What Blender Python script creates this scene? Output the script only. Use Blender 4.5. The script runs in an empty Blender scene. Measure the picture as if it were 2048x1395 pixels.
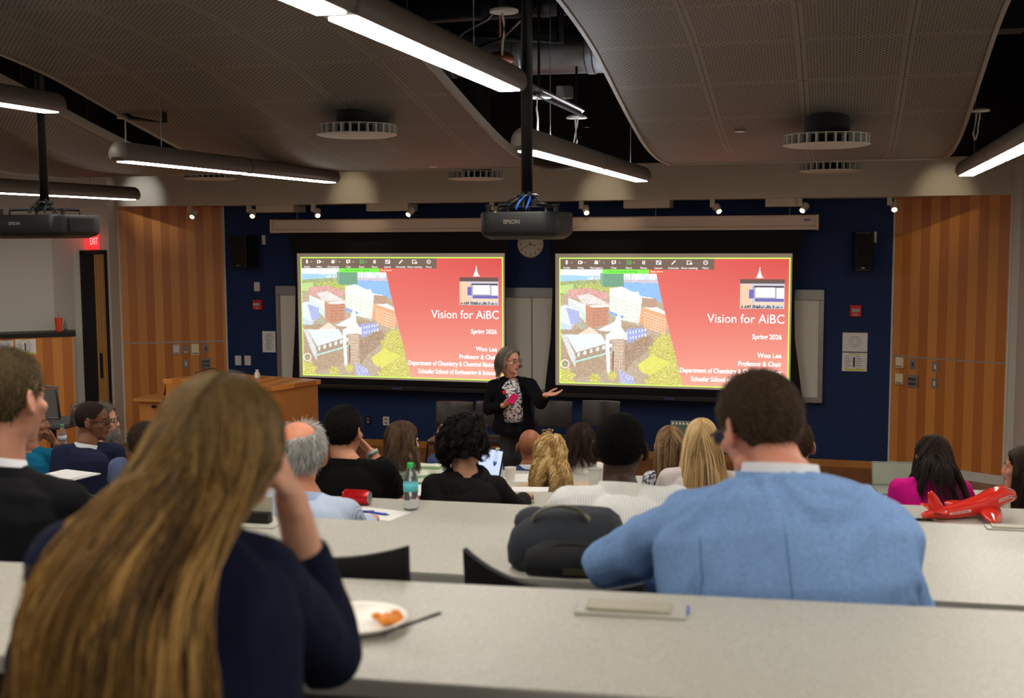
import bpy, bmesh, math, random
import numpy as np
from mathutils import Vector, Matrix, Euler, noise
C = bpy.context.scene.collection
PI = math.pi
# ---------------------------------------------------------------- camera, world, exposure
FPX = 2360.0; YAW = math.radians(15.6); PITCH = math.radians(5.45); ROLL = math.radians(-0.28); CAMZ = 2.63
cam_d = bpy.data.cameras.new('camera'); cam = bpy.data.objects.new('camera', cam_d); C.objects.link(cam)
CAMR = Matrix.Rotation(YAW, 3, 'Z') @ Matrix.Rotation(PI/2 - PITCH, 3, 'X') @ Matrix.Rotation(ROLL, 3, 'Z')
cam.matrix_world = Matrix.Translation((0, 0, CAMZ)) @ CAMR.to_4x4()
cam_d.sensor_width = 36; cam_d.lens = FPX/2048*36; cam_d.clip_start = .05
cam_d.dof.use_dof = True; cam_d.dof.focus_distance = 9.0; cam_d.dof.aperture_fstop = 3.6
sc = bpy.context.scene; sc.camera = cam
sc.view_settings.view_transform = 'Standard'; sc.view_settings.look = 'None'
sc.view_settings.exposure = 0.0; sc.view_settings.gamma = 1.0
w = bpy.data.worlds.new('world'); sc.world = w; w.use_nodes = True
w.node_tree.nodes['Background'].inputs[0].default_value = (.9, .92, 1, 1)
w.node_tree.nodes['Background'].inputs[1].default_value = 0.03
PEND = 35.0       # pendant lens strength
SCREEN_E = 1.25    # projected picture strength

# ---------------------------------------------------------------- pixel rays (the photo's own frame) used to survey the room
def ray(px, py):
    return CAMR @ Vector(((px-1024)/FPX, -(py-697.5)/FPX, -1))
FWD = Vector((-math.sin(YAW), math.cos(YAW), 0)); RGT = Vector((math.cos(YAW), math.sin(YAW), 0))
CAMP = Vector((0, 0, CAMZ))
def atZ(px, py, Z):
    d = ray(px, py); return CAMP + d*(Z/d.dot(FWD))
def onz(px, py, z):
    d = ray(px, py); return CAMP + d*((z-CAMZ)/d.z)
def ony(px, py, y):
    d = ray(px, py); return CAMP + d*(y/d.y)
def plan(px, Z):
    p = FWD*Z + RGT*((px-1024)/FPX*Z); return Vector((p.x, p.y, 0))

# ---------------------------------------------------------------- materials
def lin(c):
    c = c/255.0
    return c/12.92 if c <= .04045 else ((c+.055)/1.055)**2.4
def col(r, g, b): return (lin(r), lin(g), lin(b), 1)
_m = {}
def mat(name, rgb=(128,128,128), rough=.6, metal=0, emit=0, bump=0, bscale=200, trans=0, coat=0, sheen=0, var=0, vscale=3, ior=1.45, stretch=(1,1,1), alpha=1):
    if name in _m: return _m[name]
    m = bpy.data.materials.new(name); _m[name] = m; m.use_nodes = True
    nt = m.node_tree; p = nt.nodes['Principled BSDF']
    c = col(*rgb)
    p.inputs['Base Color'].default_value = c
    p.inputs['Roughness'].default_value = rough; p.inputs['Metallic'].default_value = metal
    p.inputs['IOR'].default_value = ior
    if trans: p.inputs['Transmission Weight'].default_value = trans
    if coat: p.inputs['Coat Weight'].default_value = coat; p.inputs['Coat Roughness'].default_value = .1
    if sheen: p.inputs['Sheen Weight'].default_value = sheen
    if alpha < 1: p.inputs['Alpha'].default_value = alpha
    if emit:
        p.inputs['Emission Color'].default_value = c; p.inputs['Emission Strength'].default_value = emit
    if bump or var:
        tc = nt.nodes.new('ShaderNodeTexCoord'); mp = nt.nodes.new('ShaderNodeMapping'); mp.inputs['Scale'].default_value = stretch
        nt.links.new(tc.outputs['Object'], mp.inputs[0])
        if bump:
            n = nt.nodes.new('ShaderNodeTexNoise'); n.inputs['Scale'].default_value = bscale; n.inputs['Detail'].default_value = 3
            nt.links.new(mp.outputs[0], n.inputs['Vector'])
            b = nt.nodes.new('ShaderNodeBump'); b.inputs['Strength'].default_value = bump; b.inputs['Distance'].default_value = .01
            nt.links.new(n.outputs['Fac'], b.inputs['Height']); nt.links.new(b.outputs[0], p.inputs['Normal'])
        if var:
            n2 = nt.nodes.new('ShaderNodeTexNoise'); n2.inputs['Scale'].default_value = vscale; n2.inputs['Detail'].default_value = 4
            nt.links.new(mp.outputs[0], n2.inputs['Vector'])
            mx = nt.nodes.new('ShaderNodeMixRGB'); mx.blend_type = 'MULTIPLY'; mx.inputs[1].default_value = c
            mx.inputs[0].default_value = 1
            rp = nt.nodes.new('ShaderNodeValToRGB'); rp.color_ramp.elements[0].position = .3; rp.color_ramp.elements[1].position = .7
            rp.color_ramp.elements[0].color = (1-var,)*3+(1,); rp.color_ramp.elements[1].color = (1+var,)*3+(1,)
            nt.links.new(n2.outputs['Fac'], rp.inputs[0]); nt.links.new(rp.outputs[0], mx.inputs[2]); nt.links.new(mx.outputs[0], p.inputs['Base Color'])
    return m
def N(nt, t, **kw):
    n = nt.nodes.new(t)
    for k, v in kw.items(): setattr(n, k, v)
    return n
def mth(nt, op, a, b=None, c=None):
    n = nt.nodes.new('ShaderNodeMath'); n.operation = op
    for i, v in enumerate((a, b, c)):
        if v is None: continue
        if isinstance(v, (int, float)): n.inputs[i].default_value = v
        else: nt.links.new(v, n.inputs[i])
    return n.outputs[0]
def wood(name, c1, c2, strip=.12, rough=.42, axis='X', grain=.12):
    if name in _m: return _m[name]
    m = mat(name, c1, rough); nt = m.node_tree; p = nt.nodes['Principled BSDF']
    tc = N(nt, 'ShaderNodeTexCoord'); sp = N(nt, 'ShaderNodeSeparateXYZ'); nt.links.new(tc.outputs['Object'], sp.inputs[0])
    fl = mth(nt, 'FLOOR', mth(nt, 'DIVIDE', sp.outputs[axis], strip))
    wn = N(nt, 'ShaderNodeTexWhiteNoise'); wn.noise_dimensions = '1D'; nt.links.new(fl, wn.inputs['W'])
    alt = mth(nt, 'MULTIPLY', mth(nt, 'MODULO', mth(nt, 'ABSOLUTE', fl), 2), .75)
    f = mth(nt, 'ADD', alt, mth(nt, 'MULTIPLY', wn.outputs['Value'], .25))
    mp = N(nt, 'ShaderNodeMapping'); mp.inputs['Scale'].default_value = (90, 90, 5) if axis == 'X' else (4, 90, 90)
    nt.links.new(tc.outputs['Object'], mp.inputs[0])
    gn = N(nt, 'ShaderNodeTexNoise'); gn.inputs['Scale'].default_value = 1; gn.inputs['Detail'].default_value = 5; nt.links.new(mp.outputs[0], gn.inputs['Vector'])
    mx = N(nt, 'ShaderNodeMixRGB'); mx.inputs[1].default_value = col(*c1); mx.inputs[2].default_value = col(*c2); nt.links.new(f, mx.inputs[0])
    m2 = N(nt, 'ShaderNodeMixRGB'); m2.blend_type = 'MULTIPLY'; m2.inputs[0].default_value = 1; nt.links.new(mx.outputs[0], m2.inputs[1])
    g = mth(nt, 'ADD', mth(nt, 'MULTIPLY', gn.outputs['Fac'], grain*2), 1-grain)
    cb = N(nt, 'ShaderNodeCombineXYZ'); [nt.links.new(g, cb.inputs[i]) for i in range(3)]
    nt.links.new(cb.outputs[0], m2.inputs[2]); nt.links.new(m2.outputs[0], p.inputs['Base Color'])
    return m
def speckle(name, rgb, rough=.35):
    if name in _m: return _m[name]
    m = mat(name, rgb, rough); nt = m.node_tree; p = nt.nodes['Principled BSDF']
    tc = N(nt, 'ShaderNodeTexCoord'); n = N(nt, 'ShaderNodeTexNoise'); n.inputs['Scale'].default_value = 260; n.inputs['Detail'].default_value = 2
    nt.links.new(tc.outputs['Object'], n.inputs['Vector'])
    r = N(nt, 'ShaderNodeValToRGB'); r.color_ramp.elements[0].position = .35; r.color_ramp.elements[1].position = .65
    r.color_ramp.elements[0].color = col(*[v*.9 for v in rgb]); r.color_ramp.elements[1].color = col(*[min(255, v*1.07) for v in rgb])
    nt.links.new(n.outputs['Fac'], r.inputs[0]); nt.links.new(r.outputs[0], p.inputs['Base Color'])
    return m

# ---------------------------------------------------------------- mesh kit
class MB:
    def __init__(s): s.v = []; s.f = []
    def add(s, vs, fs, M=None):
        o = len(s.v)
        if M is not None: vs = [M @ Vector(v) for v in vs]
        s.v += [tuple(v) for v in vs]; s.f += [tuple(i+o for i in f) for f in fs]; return s
    def box(s, c, size, M=None):
        x, y, z = size[0]/2, size[1]/2, size[2]/2
        vs = [(c[0]+a*x, c[1]+b*y, c[2]+d*z) for a in (-1,1) for b in (-1,1) for d in (-1,1)]
        return s.add(vs, [(0,1,3,2),(4,6,7,5),(0,4,5,1),(2,3,7,6),(0,2,6,4),(1,5,7,3)], M)
    def bb(s, x0, x1, y0, y1, z0, z1, M=None):
        return s.box(((x0+x1)/2, (y0+y1)/2, (z0+z1)/2), (x1-x0, y1-y0, z1-z0), M)
    def prism(s, poly, z0, z1, M=None):        # ccw polygon in xy
        n = len(poly)
        vs = [(p[0], p[1], z0) for p in poly] + [(p[0], p[1], z1) for p in poly]
        return s.add(vs, [tuple(range(n))[::-1], tuple(range(n, 2*n))] + [(i, (i+1) % n, (i+1) % n+n, i+n) for i in range(n)], M)
    def rings(s, rings, closed=True, M=None, loop=False):
        n = len(rings[0]); k = len(rings); vs = [p for r in rings for p in r]
        fs = [(i*n+j, i*n+(j+1) % n, ((i+1) % k)*n+(j+1) % n, ((i+1) % k)*n+j) for i in range(k if loop else k-1) for j in range(n)]
        if closed and not loop: fs += [tuple(range(n))[::-1], tuple(range((k-1)*n, k*n))]
        return s.add(vs, fs, M)
    def lathe(s, prof, n=20, M=None):
        return s.rings([[(r*math.cos(2*PI*j/n), r*math.sin(2*PI*j/n), z) for j in range(n)] for r, z in prof], True, M)
    def tube(s, pts, rad, n=10, M=None, up=(0,0,1), round_ends=False):
        """pts list, rad list of r or (ru,rv): u = side, v = along up"""
        pts = [Vector(p) for p in pts]; up = Vector(up)
        rad = [rad]*len(pts) if isinstance(rad, (int, float)) or (isinstance(rad, tuple)) else list(rad)
        if round_ends:
            a0, b0 = (rad[0] if isinstance(rad[0], tuple) else (rad[0],)*2); a1, b1 = (rad[-1] if isinstance(rad[-1], tuple) else (rad[-1],)*2)
            d0 = (pts[0]-pts[1]).normalized(); d1 = (pts[-1]-pts[-2]).normalized()
            P = []; R = []
            for k in (80, 55, 28):
                t = math.radians(k); P.append(pts[0]+d0*min(a0,b0)*math.sin(t)); R.append((a0*math.cos(t), b0*math.cos(t)))
            P += pts; R += rad
            for k in (28, 55, 80):
                t = math.radians(k); P.append(pts[-1]+d1*min(a1,b1)*math.sin(t)); R.append((a1*math.cos(t), b1*math.cos(t)))
            pts, rad = P, R
        rg = []
        for i, p in enumerate(pts):
            t = (pts[min(i+1, len(pts)-1)] - pts[max(i-1, 0)]).normalized()
            u = t.cross(up)
            if u.length < 1e-3: u = t.cross(Vector((0,1,0)))
            u.normalize(); v = u.cross(t).normalized()
            r = rad[i]; a, b = r if isinstance(r, tuple) else (r, r)
            rg.append([p + u*(a*math.cos(2*PI*j/n)) + v*(b*math.sin(2*PI*j/n)) for j in range(n)])
        return s.rings(rg, True, M)
    def ell(s, c, r, M=None, n=16, rot=None):
        r = (r,)*3 if isinstance(r, (int, float)) else r
        R = rot.to_matrix().to_4x4() if rot is not None else Matrix.Identity(4)
        T = Matrix.Translation(c) @ R @ Matrix.Diagonal((*r, 1))
        if M is not None: T = M @ T
        k = max(6, n//2)
        pr = [(math.sin(PI*i/k), -math.cos(PI*i/k)) for i in range(1, k)]
        rg = [[(a*math.cos(2*PI*j/n), a*math.sin(2*PI*j/n), z) for j in range(n)] for a, z in pr]
        o = len(s.v); s.rings(rg, False, T)
        s.v += [tuple(T @ Vector((0,0,-1))), tuple(T @ Vector((0,0,1)))]
        b, t = len(s.v)-2, len(s.v)-1; L = o+(k-2)*n
        s.f += [(b, o+(j+1) % n, o+j) for j in range(n)] + [(t, L+j, L+(j+1) % n) for j in range(n)]
        return s
    def torus(s, c, R, r, M=None, n=24, m=8, axis='Z', ry=None):
        rg = []
        for i in range(n):
            a = 2*PI*i/n; rr = []
            for j in range(m):
                b = 2*PI*j/m; x = (R+r*math.cos(b))*math.cos(a); y = ((ry or R)+r*math.cos(b))*math.sin(a); z = r*math.sin(b)
                rr.append({'Z': (c[0]+x, c[1]+y, c[2]+z), 'Y': (c[0]+x, c[1]+z, c[2]+y), 'X': (c[0]+z, c[1]+x, c[2]+y)}[axis])
            rg.append(rr)
        return s.rings(rg, True, M, loop=True)
    def mesh(s, name='m'):
        me = bpy.data.meshes.new(name); me.from_pydata(s.v, [], s.f); me.update(); return me
def setp(o, label=None, cat=None, group=None, kind=None):
    if label: o['label'] = label
    if cat: o['category'] = cat
    if group: o['group'] = group
    if kind: o['kind'] = kind
    return o
def obj(name, mb, m, parent=None, smooth=False, bevel=0, M=None, label=None):
    me = mb.mesh(name) if isinstance(mb, MB) else mb
    o = bpy.data.objects.new(name, me); C.objects.link(o)
    for k in (m if isinstance(m, (list, tuple)) else [m]): me.materials.append(k)
    if parent is not None: o.parent = parent
    if M is not None: o.matrix_local = M
    bm = bmesh.new(); bm.from_mesh(me); bmesh.ops.recalc_face_normals(bm, faces=bm.faces); bm.to_mesh(me); bm.free()
    if smooth:
        me.polygons.foreach_set('use_smooth', [True]*len(me.polygons))
        if smooth == 'auto':
            bm = bmesh.new(); bm.from_mesh(me)
            for e in bm.edges:
                if len(e.link_faces) == 2 and e.calc_face_angle() > .6: e.smooth = False
            bm.to_mesh(me); bm.free()
    if bevel:
        b = o.modifiers.new('bevel', 'BEVEL'); b.width = bevel; b.segments = 2; b.limit_method = 'ANGLE'; b.angle_limit = .6
    if label: o['label'] = label
    return o
def empty(name, loc=(0,0,0), rz=0, M=None, **k):
    o = bpy.data.objects.new(name, None); C.objects.link(o); o.empty_display_size = .1
    if M is not None: o.matrix_world = M
    else: o.location = loc; o.rotation_euler = (0, 0, rz)
    return setp(o, **k)
def struct(name, mb, m, parent=None, label=None, **k):
    o = obj(name, mb, m, parent, **k)
    if parent is None: o['kind'] = 'structure'
    if label: o['label'] = label
    return o
def copy_tree(o, parent=None):
    c = o.copy(); C.objects.link(c); c.parent = parent
    if parent is not None: c.matrix_parent_inverse = o.matrix_parent_inverse.copy(); c.matrix_local = o.matrix_local.copy()
    for ch in list(o.children): copy_tree(ch, c)
    return c
def text_mesh(s, size, align='LEFT', bold=0, depth=0):
    cu = bpy.data.curves.new('t', 'FONT'); cu.body = s; cu.size = size; cu.align_x = align; cu.offset = bold; cu.extrude = depth; cu.resolution_u = 3
    o = bpy.data.objects.new('t', cu); C.objects.link(o)
    dg = bpy.context.evaluated_depsgraph_get(); dg.update()
    me = bpy.data.meshes.new_from_object(o.evaluated_get(dg)); bpy.data.objects.remove(o); return me
def text_at(name, s, size, M, m, parent=None, align='LEFT', bold=0, label=None, sx=1):
    """text lying in the plane x (right), z (up) of M, facing -y"""
    me = text_mesh(s, size, align, bold)
    me.transform(Matrix.Diagonal((sx,1,1,1))); me.transform(Matrix.Rotation(PI/2, 4, 'X'))
    o = bpy.data.objects.new(name, me); C.objects.link(o); me.materials.append(m)
    if parent is not None: o.parent = parent; o.matrix_local = M
    else: o.matrix_world = M
    if label: o['label'] = label
    return o
class Plane:   # vertical plane: origin O, right unit u, toward-viewer normal n
    def __init__(s, P, Q):
        s.O = Vector((P.x, P.y, 0)); s.u = (Q-P); s.u.z = 0; s.u.normalize(); s.n = Vector((s.u.y, -s.u.x, 0))
        s.M = Matrix(((s.u.x, -s.n.x, 0, s.O.x), (s.u.y, -s.n.y, 0, s.O.y), (0, 0, 1, 0), (0, 0, 0, 1)))
    def hit(s, px, py, off=0):
        d = ray(px, py); O = s.O + s.n*off; t = (O-CAMP).dot(s.n)/d.dot(s.n); p = CAMP+d*t
        return (p-s.O).dot(s.u), p.z
    def loc(s, a, z, off=0): return s.O + s.u*a + s.n*off + Vector((0,0,z))
    def frame(s, a, z, off=0):   # local frame: x right, y into wall, z up
        M = s.M.copy(); M.translation = s.loc(a, z, off); return M
    def rect(s, x0, y0, x1, y1, off=0):
        a = s.hit((x0), (y0+y1)/2, off)[0]; b = s.hit(x1, (y0+y1)/2, off)[0]
        t = s.hit((x0+x1)/2, y0, off)[1]; q = s.hit((x0+x1)/2, y1, off)[1]
        return a, b, q, t
def plate(pl, name, px, m, label=None, cat=None, d0=0, d1=.012, parent=None, bevel=.002, group=None, root=True):
    """a plate on plane pl covering pixel rect px; returns (empty or object, a,b,z0,z1)"""
    a, b, z0, z1 = pl.rect(*px, off=d1)
    M = pl.frame((a+b)/2, (z0+z1)/2)
    o = obj(name, MB().bb((a-b)/2, (b-a)/2, -d1, -d0, (z0-z1)/2, (z1-z0)/2), m, parent, bevel=bevel)
    if parent is None: o.matrix_world = M
    if cat: setp(o, label, cat, group)
    return o, b-a, z1-z0

M_white = mat('white_paint', (200,196,188), .8, bump=.05, bscale=300)
M_soffit = mat('soffit_paint', (196,188,172), .8, bump=.04, bscale=300)
M_blue = mat('navy_paint', (10,38,84), .75, bump=.08, bscale=250)
M_black = mat('black_paint', (14,14,15), .8)
M_carpet = mat('grey_carpet', (62,62,66), .95, bump=.5, bscale=300, var=.2, vscale=60)
M_woodp = wood('maple_panel', (206,136,64), (170,100,38), .106)
M_woodf = wood('floor_board', (160,104,58), (144,90,46), .09, .35)
M_woodl = wood('lectern_wood', (182,122,62), (172,112,54), .3)
M_lam = speckle('desk_laminate', (178,175,164), .42)
M_edge = mat('desk_edge', (150,147,140), .5)
M_dkmetal = mat('dark_metal', (26,26,27), .45, .4)
M_alu = mat('aluminium', (150,150,148), .4, .7)
M_plast_w = mat('white_plastic', (212,208,198), .5)
M_plast_g = mat('grey_plastic', (128,124,118), .5)
M_plast_b = mat('black_plastic', (16,16,17), .4)
M_paper = mat('paper', (226,226,224), .8)
M_ink = mat('dark_ink', (70,72,76), .8)
M_lens = mat('lamp_lens', (255,247,236), .5, emit=PEND)

# ---------------------------------------------------------------- the room
YW = 14.3*math.cos(YAW)
L0 = Vector((ony(452, 560, YW).x, YW, 0)); R0 = Vector((ony(1785, 560, YW).x, YW, 0))
L1 = plan(240, 15.07); R1 = plan(2022, 12.2)
SOFZ = 3.03; TOPZ = 5.2
front = Plane(L0, R0); wingL = Plane(L1, L0); wingR = Plane(R0, R1)
def wall(name, P, Q, z0, z1, m, t=.1, label=None, parent=None):
    pl = Plane(P, Q); L = (Q-P).length
    HB = 3.44
    if m is M_white:
        o = struct(name, MB().bb(0, L, 0, t, z0, HB), m, parent, label=label); o.matrix_world = pl.M
        b_ = struct(name+'_upper', MB().bb(0, L, 0, t, HB, z1), M_black, parent); b_.matrix_world = pl.M; return o
    o = struct(name, MB().bb(0, L, 0, t, z0, z1), m, parent, label=label); o.matrix_world = pl.M; return o
wall('wall_front', L0, R0, 0, TOPZ, M_blue, .15, 'navy blue front wall behind the projection screens')
L2 = plan(222, 14.75); L3 = plan(150, 14.45); L4 = plan(108, 14.05); L5 = plan(-60, 13.6); L6 = Vector((L5.x-.6, -3.6, 0))
R2 = Vector((R1.x+.06, R1.y-.10, 0)); R3 = Vector((R1.x+.20, -3.6, 0))
def wing(name, P, Q, pl, label):
    L = (Q-P).length; H = SOFZ
    o = empty(name, M=pl.M); o['kind'] = 'structure'; o['label'] = label
    mid = pl.hit(*((340, 684) if pl is wingL else (1900, 719)))[1]
    obj('upper_panel', MB().bb(.02, L-.02, 0, .1, mid+.008, H), M_woodp, o)
    obj('lower_panel', MB().bb(.02, L-.02, 0, .1, .03 if pl is wingL else .02, mid-.008), M_woodp, o)
    obj('reveal_strip', MB().bb(0, L, .004, .1, mid-.008, mid+.008), M_alu, o)
    obj('edge_trim', MB().bb(0, .02, -.01, .1, 0, H), M_white, o); obj('edge_trim', MB().bb(L-.02, L, -.01, .1, 0, H), M_white, o)
    return o
wing('wall_left_wing', L1, L0, wingL, 'angled maple panelled wall left of the navy wall')
wing('wall_right_wing', R0, R1, wingR, 'angled maple panelled wall right of the navy wall')
wall('wall_left_return', L2, L1, 0, TOPZ, M_white, .3)
doorp = Plane(L3, L2)
wall('wall_left_door', L3, L2, 0, TOPZ, M_white, .1)
wall('wall_left', L4, L3, 0, TOPZ, M_white, .1)
wall('wall_left_rear', L5, L4, 0, TOPZ, M_white, .1)
wall('wall_left_side', L6, L5, 0, TOPZ, M_white, .1)
wall('wall_right_return', R1, R2, 0, TOPZ, M_white, .1)
wall('wall_right', R2, R3, 0, TOPZ, M_white, .1)
wall('wall_back', R3+Vector((.2,0,0)), L6-Vector((.2,0,0)), 0, TOPZ, M_white, .1)
poly = [(L6.x-.3, -3.7), (R3.x+.3, -3.7), (R3.x+.3, YW+.3), (L6.x-.3, YW+1.2)]
struct('floor', MB().prism(poly, -.12, 0), M_woodf)
struct('ceiling', MB().prism(poly, TOPZ, TOPZ+.1), M_black, label='black painted deck above the hanging panels')
# soffit band over the stage recess
s0 = Plane(L1, L1+Vector((1,0,0)))
struct('soffit', MB().bb(L1.x-.9, R1.x+.02, R1.y+.0, R1.y+.12, SOFZ, 3.43).bb(L1.x-.9, R1.x+.02, R1.y+.12, YW+.9, SOFZ, SOFZ+.08), M_soffit, label='painted soffit band above the stage wall')
YS = R1.y
# dark upper wall above soffit and grey upper band
struct('wall_upper_front', MB().bb(L1.x-1.5, R1.x+.3, YS+.02, YS+.1, 3.431, TOPZ), M_black)
struct('baseboard_right', MB().bb(.03, (R1-R0).length, -.012, 0, 0, .10), M_white).matrix_world = wingR.M
struct('baseboard_front', MB().bb(0, (R0-L0).length, -.012, 0, 0, .08), M_woodl).matrix_world = front.M
# door
a, b, z0, z1 = doorp.rect(166, 500, 217, 880); z0 = 0.0
d = empty('door_1', M=doorp.frame(0, 0)); d['kind'] = 'structure'; d['label'] = 'narrow wooden door in a black frame by the left wing'
f = MB().bb(a, a+.03, -.06, 0, z0, z1).bb(b-.03, b, -.06, 0, z0, z1).bb(a, b, -.06, 0, z1-.05, z1)
obj('door_frame', f, M_black, d)
obj('opening_shade', MB().bb(a+.03, a+(b-a)*.52, -.02, 0, z0, z1-.05), M_black, d)  # thin dark sheet standing for the shade in the open gap
obj('door_leaf', MB().bb(a+(b-a)*.52, b-.03, -.03, 0, z0, z1-.05), wood('door_wood', (168,124,62), (150,108,52), .02), d)
hz = doorp.hit(204, 705)[1]; hz1 = doorp.hit(204, 755)[1]
obj('door_handle', MB().bb(a+(b-a)*.60, a+(b-a)*.68, -.06, -.03, hz1, hz), M_black, d)
# exit sign
ex, ww, hh = plate(doorp, 'exit_sign', (176, 466, 198, 498), mat('exit_red', (255,40,44), .5, emit=1.6), 'red lit exit sign above the narrow door', 'sign', d1=.10)
text_at('lettering', 'EXIT', .12, Matrix.Translation((-ww/2+.02, -.104, -.04)), mat('exit_txt', (255,150,150), .5, emit=2), ex, sx=.4)
# low panelled counter wall on the left
cp = Plane(plan(-60, 13.35), plan(150, 13.75))
ca, zt = cp.hit(146, 663); cl = -1.2
lw = empty('counter_wall', M=cp.M, label='maple faced low wall with a dark counter ledge at far left', cat='counter')
obj('front_panel', MB().bb(cl, ca, 0, .34, 0, zt-.05), M_woodp, lw)
obj('end_panel', MB().bb(ca, ca+.02, -.004, .3, 0, zt-.05), M_alu, lw)
obj('ledge', MB().bb(cl, ca+.03, -.03, .34, zt-.05, zt), M_dkmetal, lw, bevel=.005)
cup = empty('drinking_cup', loc=cp.loc(cp.hit(118, 663)[0], zt, -.12), label='orange plastic cup with a straw on the dark ledge', cat='cup')
M_or = mat('orange_plastic', (226,84,44), .35)
obj('cup_body', MB().lathe([(.033,0),(.045,.15),(.048,.155),(.045,.16)], 16), M_or, cup, 'auto')
obj('straw', MB().tube([(0,0,.1),(-.01,0,.22)], .004, 6), M_or, cup)
bt = obj('glass_bottle', MB().lathe([(.02,0),(.02,.08),(.008,.11),(.008,.14)], 12), mat('clear_glass', (235,240,240), .05, trans=1), smooth='auto'); bt.location = cp.loc(cp.hit(131, 663)[0], zt, -.12)
setp(bt, 'tiny clear bottle beside the orange cup on the ledge', 'bottle')
def printed(pl, name, px, lines, label, cat='paper', header=None, circles=False, off=0):
    o, ww, hh = plate(pl, name, px, M_paper, label, cat, d1=.003+off, d0=off, bevel=0)
    y = -.0045-off
    mb = MB()
    if lines:
        for i in range(lines):
            zz = hh*(.30-.62*i/max(1, lines-1))
            for k in (-.38, .06):
                mb.bb(ww*k, ww*(k+.15+.17*((i*7) % 5)/5), y, -.003-off, zz-.0025, zz+.0025)
        mb.bb(-ww*.06, ww*.02, y, -.003-off, -hh*.28, hh*.25)
    if circles:
        for zc in (.19*hh, -.2*hh):
            mb.torus((0, y+.001, zc), ww*.26, .002, axis='Y', n=20, m=4)
            for k in range(3): mb.bb(-ww*.15+k*ww*.1, -ww*.13+k*ww*.1, y, -.003-off, zc-.04, zc+.04)
    if len(mb.v): obj('printed_lines', mb, M_ink, o)
    if header:
        obj('yellow_bar', MB().bb(-ww*.24, ww*.2, y, -.003-off, hh*.40, hh*.45).bb(-ww*.4, ww*.42, y, -.003-off, -hh*.46, -hh*.38), mat('yellow_ink', (206,206,40), .8), o)
    return o, ww, hh
printed(cp, 'printed_sheet', (31, 678, 72, 708), 6, 'printed sheet with yellow bars taped to the low maple wall', header=True)
printed(cp, 'printed_sheet', (-14, 681, 27, 709), 0, 'pale map sheet left of the yellow barred sheet on the low wall', circles=True)

# ---- things on the navy wall
wb = empty('whiteboard', M=front.frame(0, 0), label='wide aluminium framed whiteboard behind both projection screens', cat='whiteboard')
wa, zt1 = front.hit(551, 571, .05); wbx, zt2 = front.hit(1649, 579, .05); zb = front.hit(1100, 787, .05)[1]; zt_ = (zt1+zt2)/2
M_board = mat('board_face', (222,218,206), .35)
obj('board_panel', MB().bb(wa+.05, wbx-.05, -.03, 0, zb+.05, zt_-.1), M_board, wb)
obj('top_rail', MB().bb(wa, wbx, -.06, 0, zt_-.12, zt_), M_alu, wb, bevel=.004)
for x in (wa, wbx-.05): obj('side_rail', MB().bb(x, x+.05, -.06, 0, zb, zt_-.12), M_alu, wb, bevel=.004)
xj = front.hit(1065, 650)[0]; obj('centre_joint', MB().bb(xj-.01, xj+.01, -.034, 0, zb+.05, zt_-.12), M_alu, wb)
obj('marker_tray', MB().bb(wa, wbx, -.12, 0, zb-.0, zb+.05), M_alu, wb, bevel=.006)
for i, x in enumerate((810, 880, 1240)):
    aa = front.hit(x, 780, .1)[0]
    mk = obj('marker_pen', MB().tube([(0,0,0),(.13,0,0)], .009, 8), mat('marker_body', (40,50,60), .5)); mk.location = front.loc(aa, zb+.062, .09)
    setp(mk, ['short dark marker on the tray below the left screen', 'dark marker resting further right on the tray below the left screen', 'dark marker on the tray below the right screen'][i], 'marker')

# ---- projection screen case + two screens
YSC = .30
CF = front
ca0, cz0 = CF.hit(543, 439, YSC+.1); ca1, cz1 = CF.hit(1635, 430, YSC+.1); czb = CF.hit(1090, 462, YSC+.1)[1]; czt = (cz0+cz1)/2
cs = empty('screen_case', M=CF.frame(0, 0), label='long beige screen housing above both projection screens', cat='screen case')
M_case = mat('beige_enamel', (205,184,166), .5)
pr = [(-.20,0),(-.42,0),(-.42,.04),(-.40,.06),(-.40,.19),(-.42,.21),(-.20,.21)]
hC = czt-czb
rg = [[(x, p[0], czb+p[1]/.21*hC) for p in pr] for x in (ca0, ca1)]
obj('housing', MB().rings(rg), M_case, cs)
for x in (ca0, ca1): obj('end_cap', MB().bb(x-.015, x+.015, -.43, -.19, czb-.006, czt+.006), M_case, cs, bevel=.01)
for x in np.linspace(ca0+.3, ca1-.3, 5): obj('hanger_cable', MB().tube([(x,-.3,czt),(x,-.3,SOFZ)], .004, 5), M_alu, cs)
obj('maker_plate', MB().bb(ca1-.14, ca1-.07, -.424, -.42, czt-.06, czt-.045), mat('navy_ink', (40,70,110), .6), cs)

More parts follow.
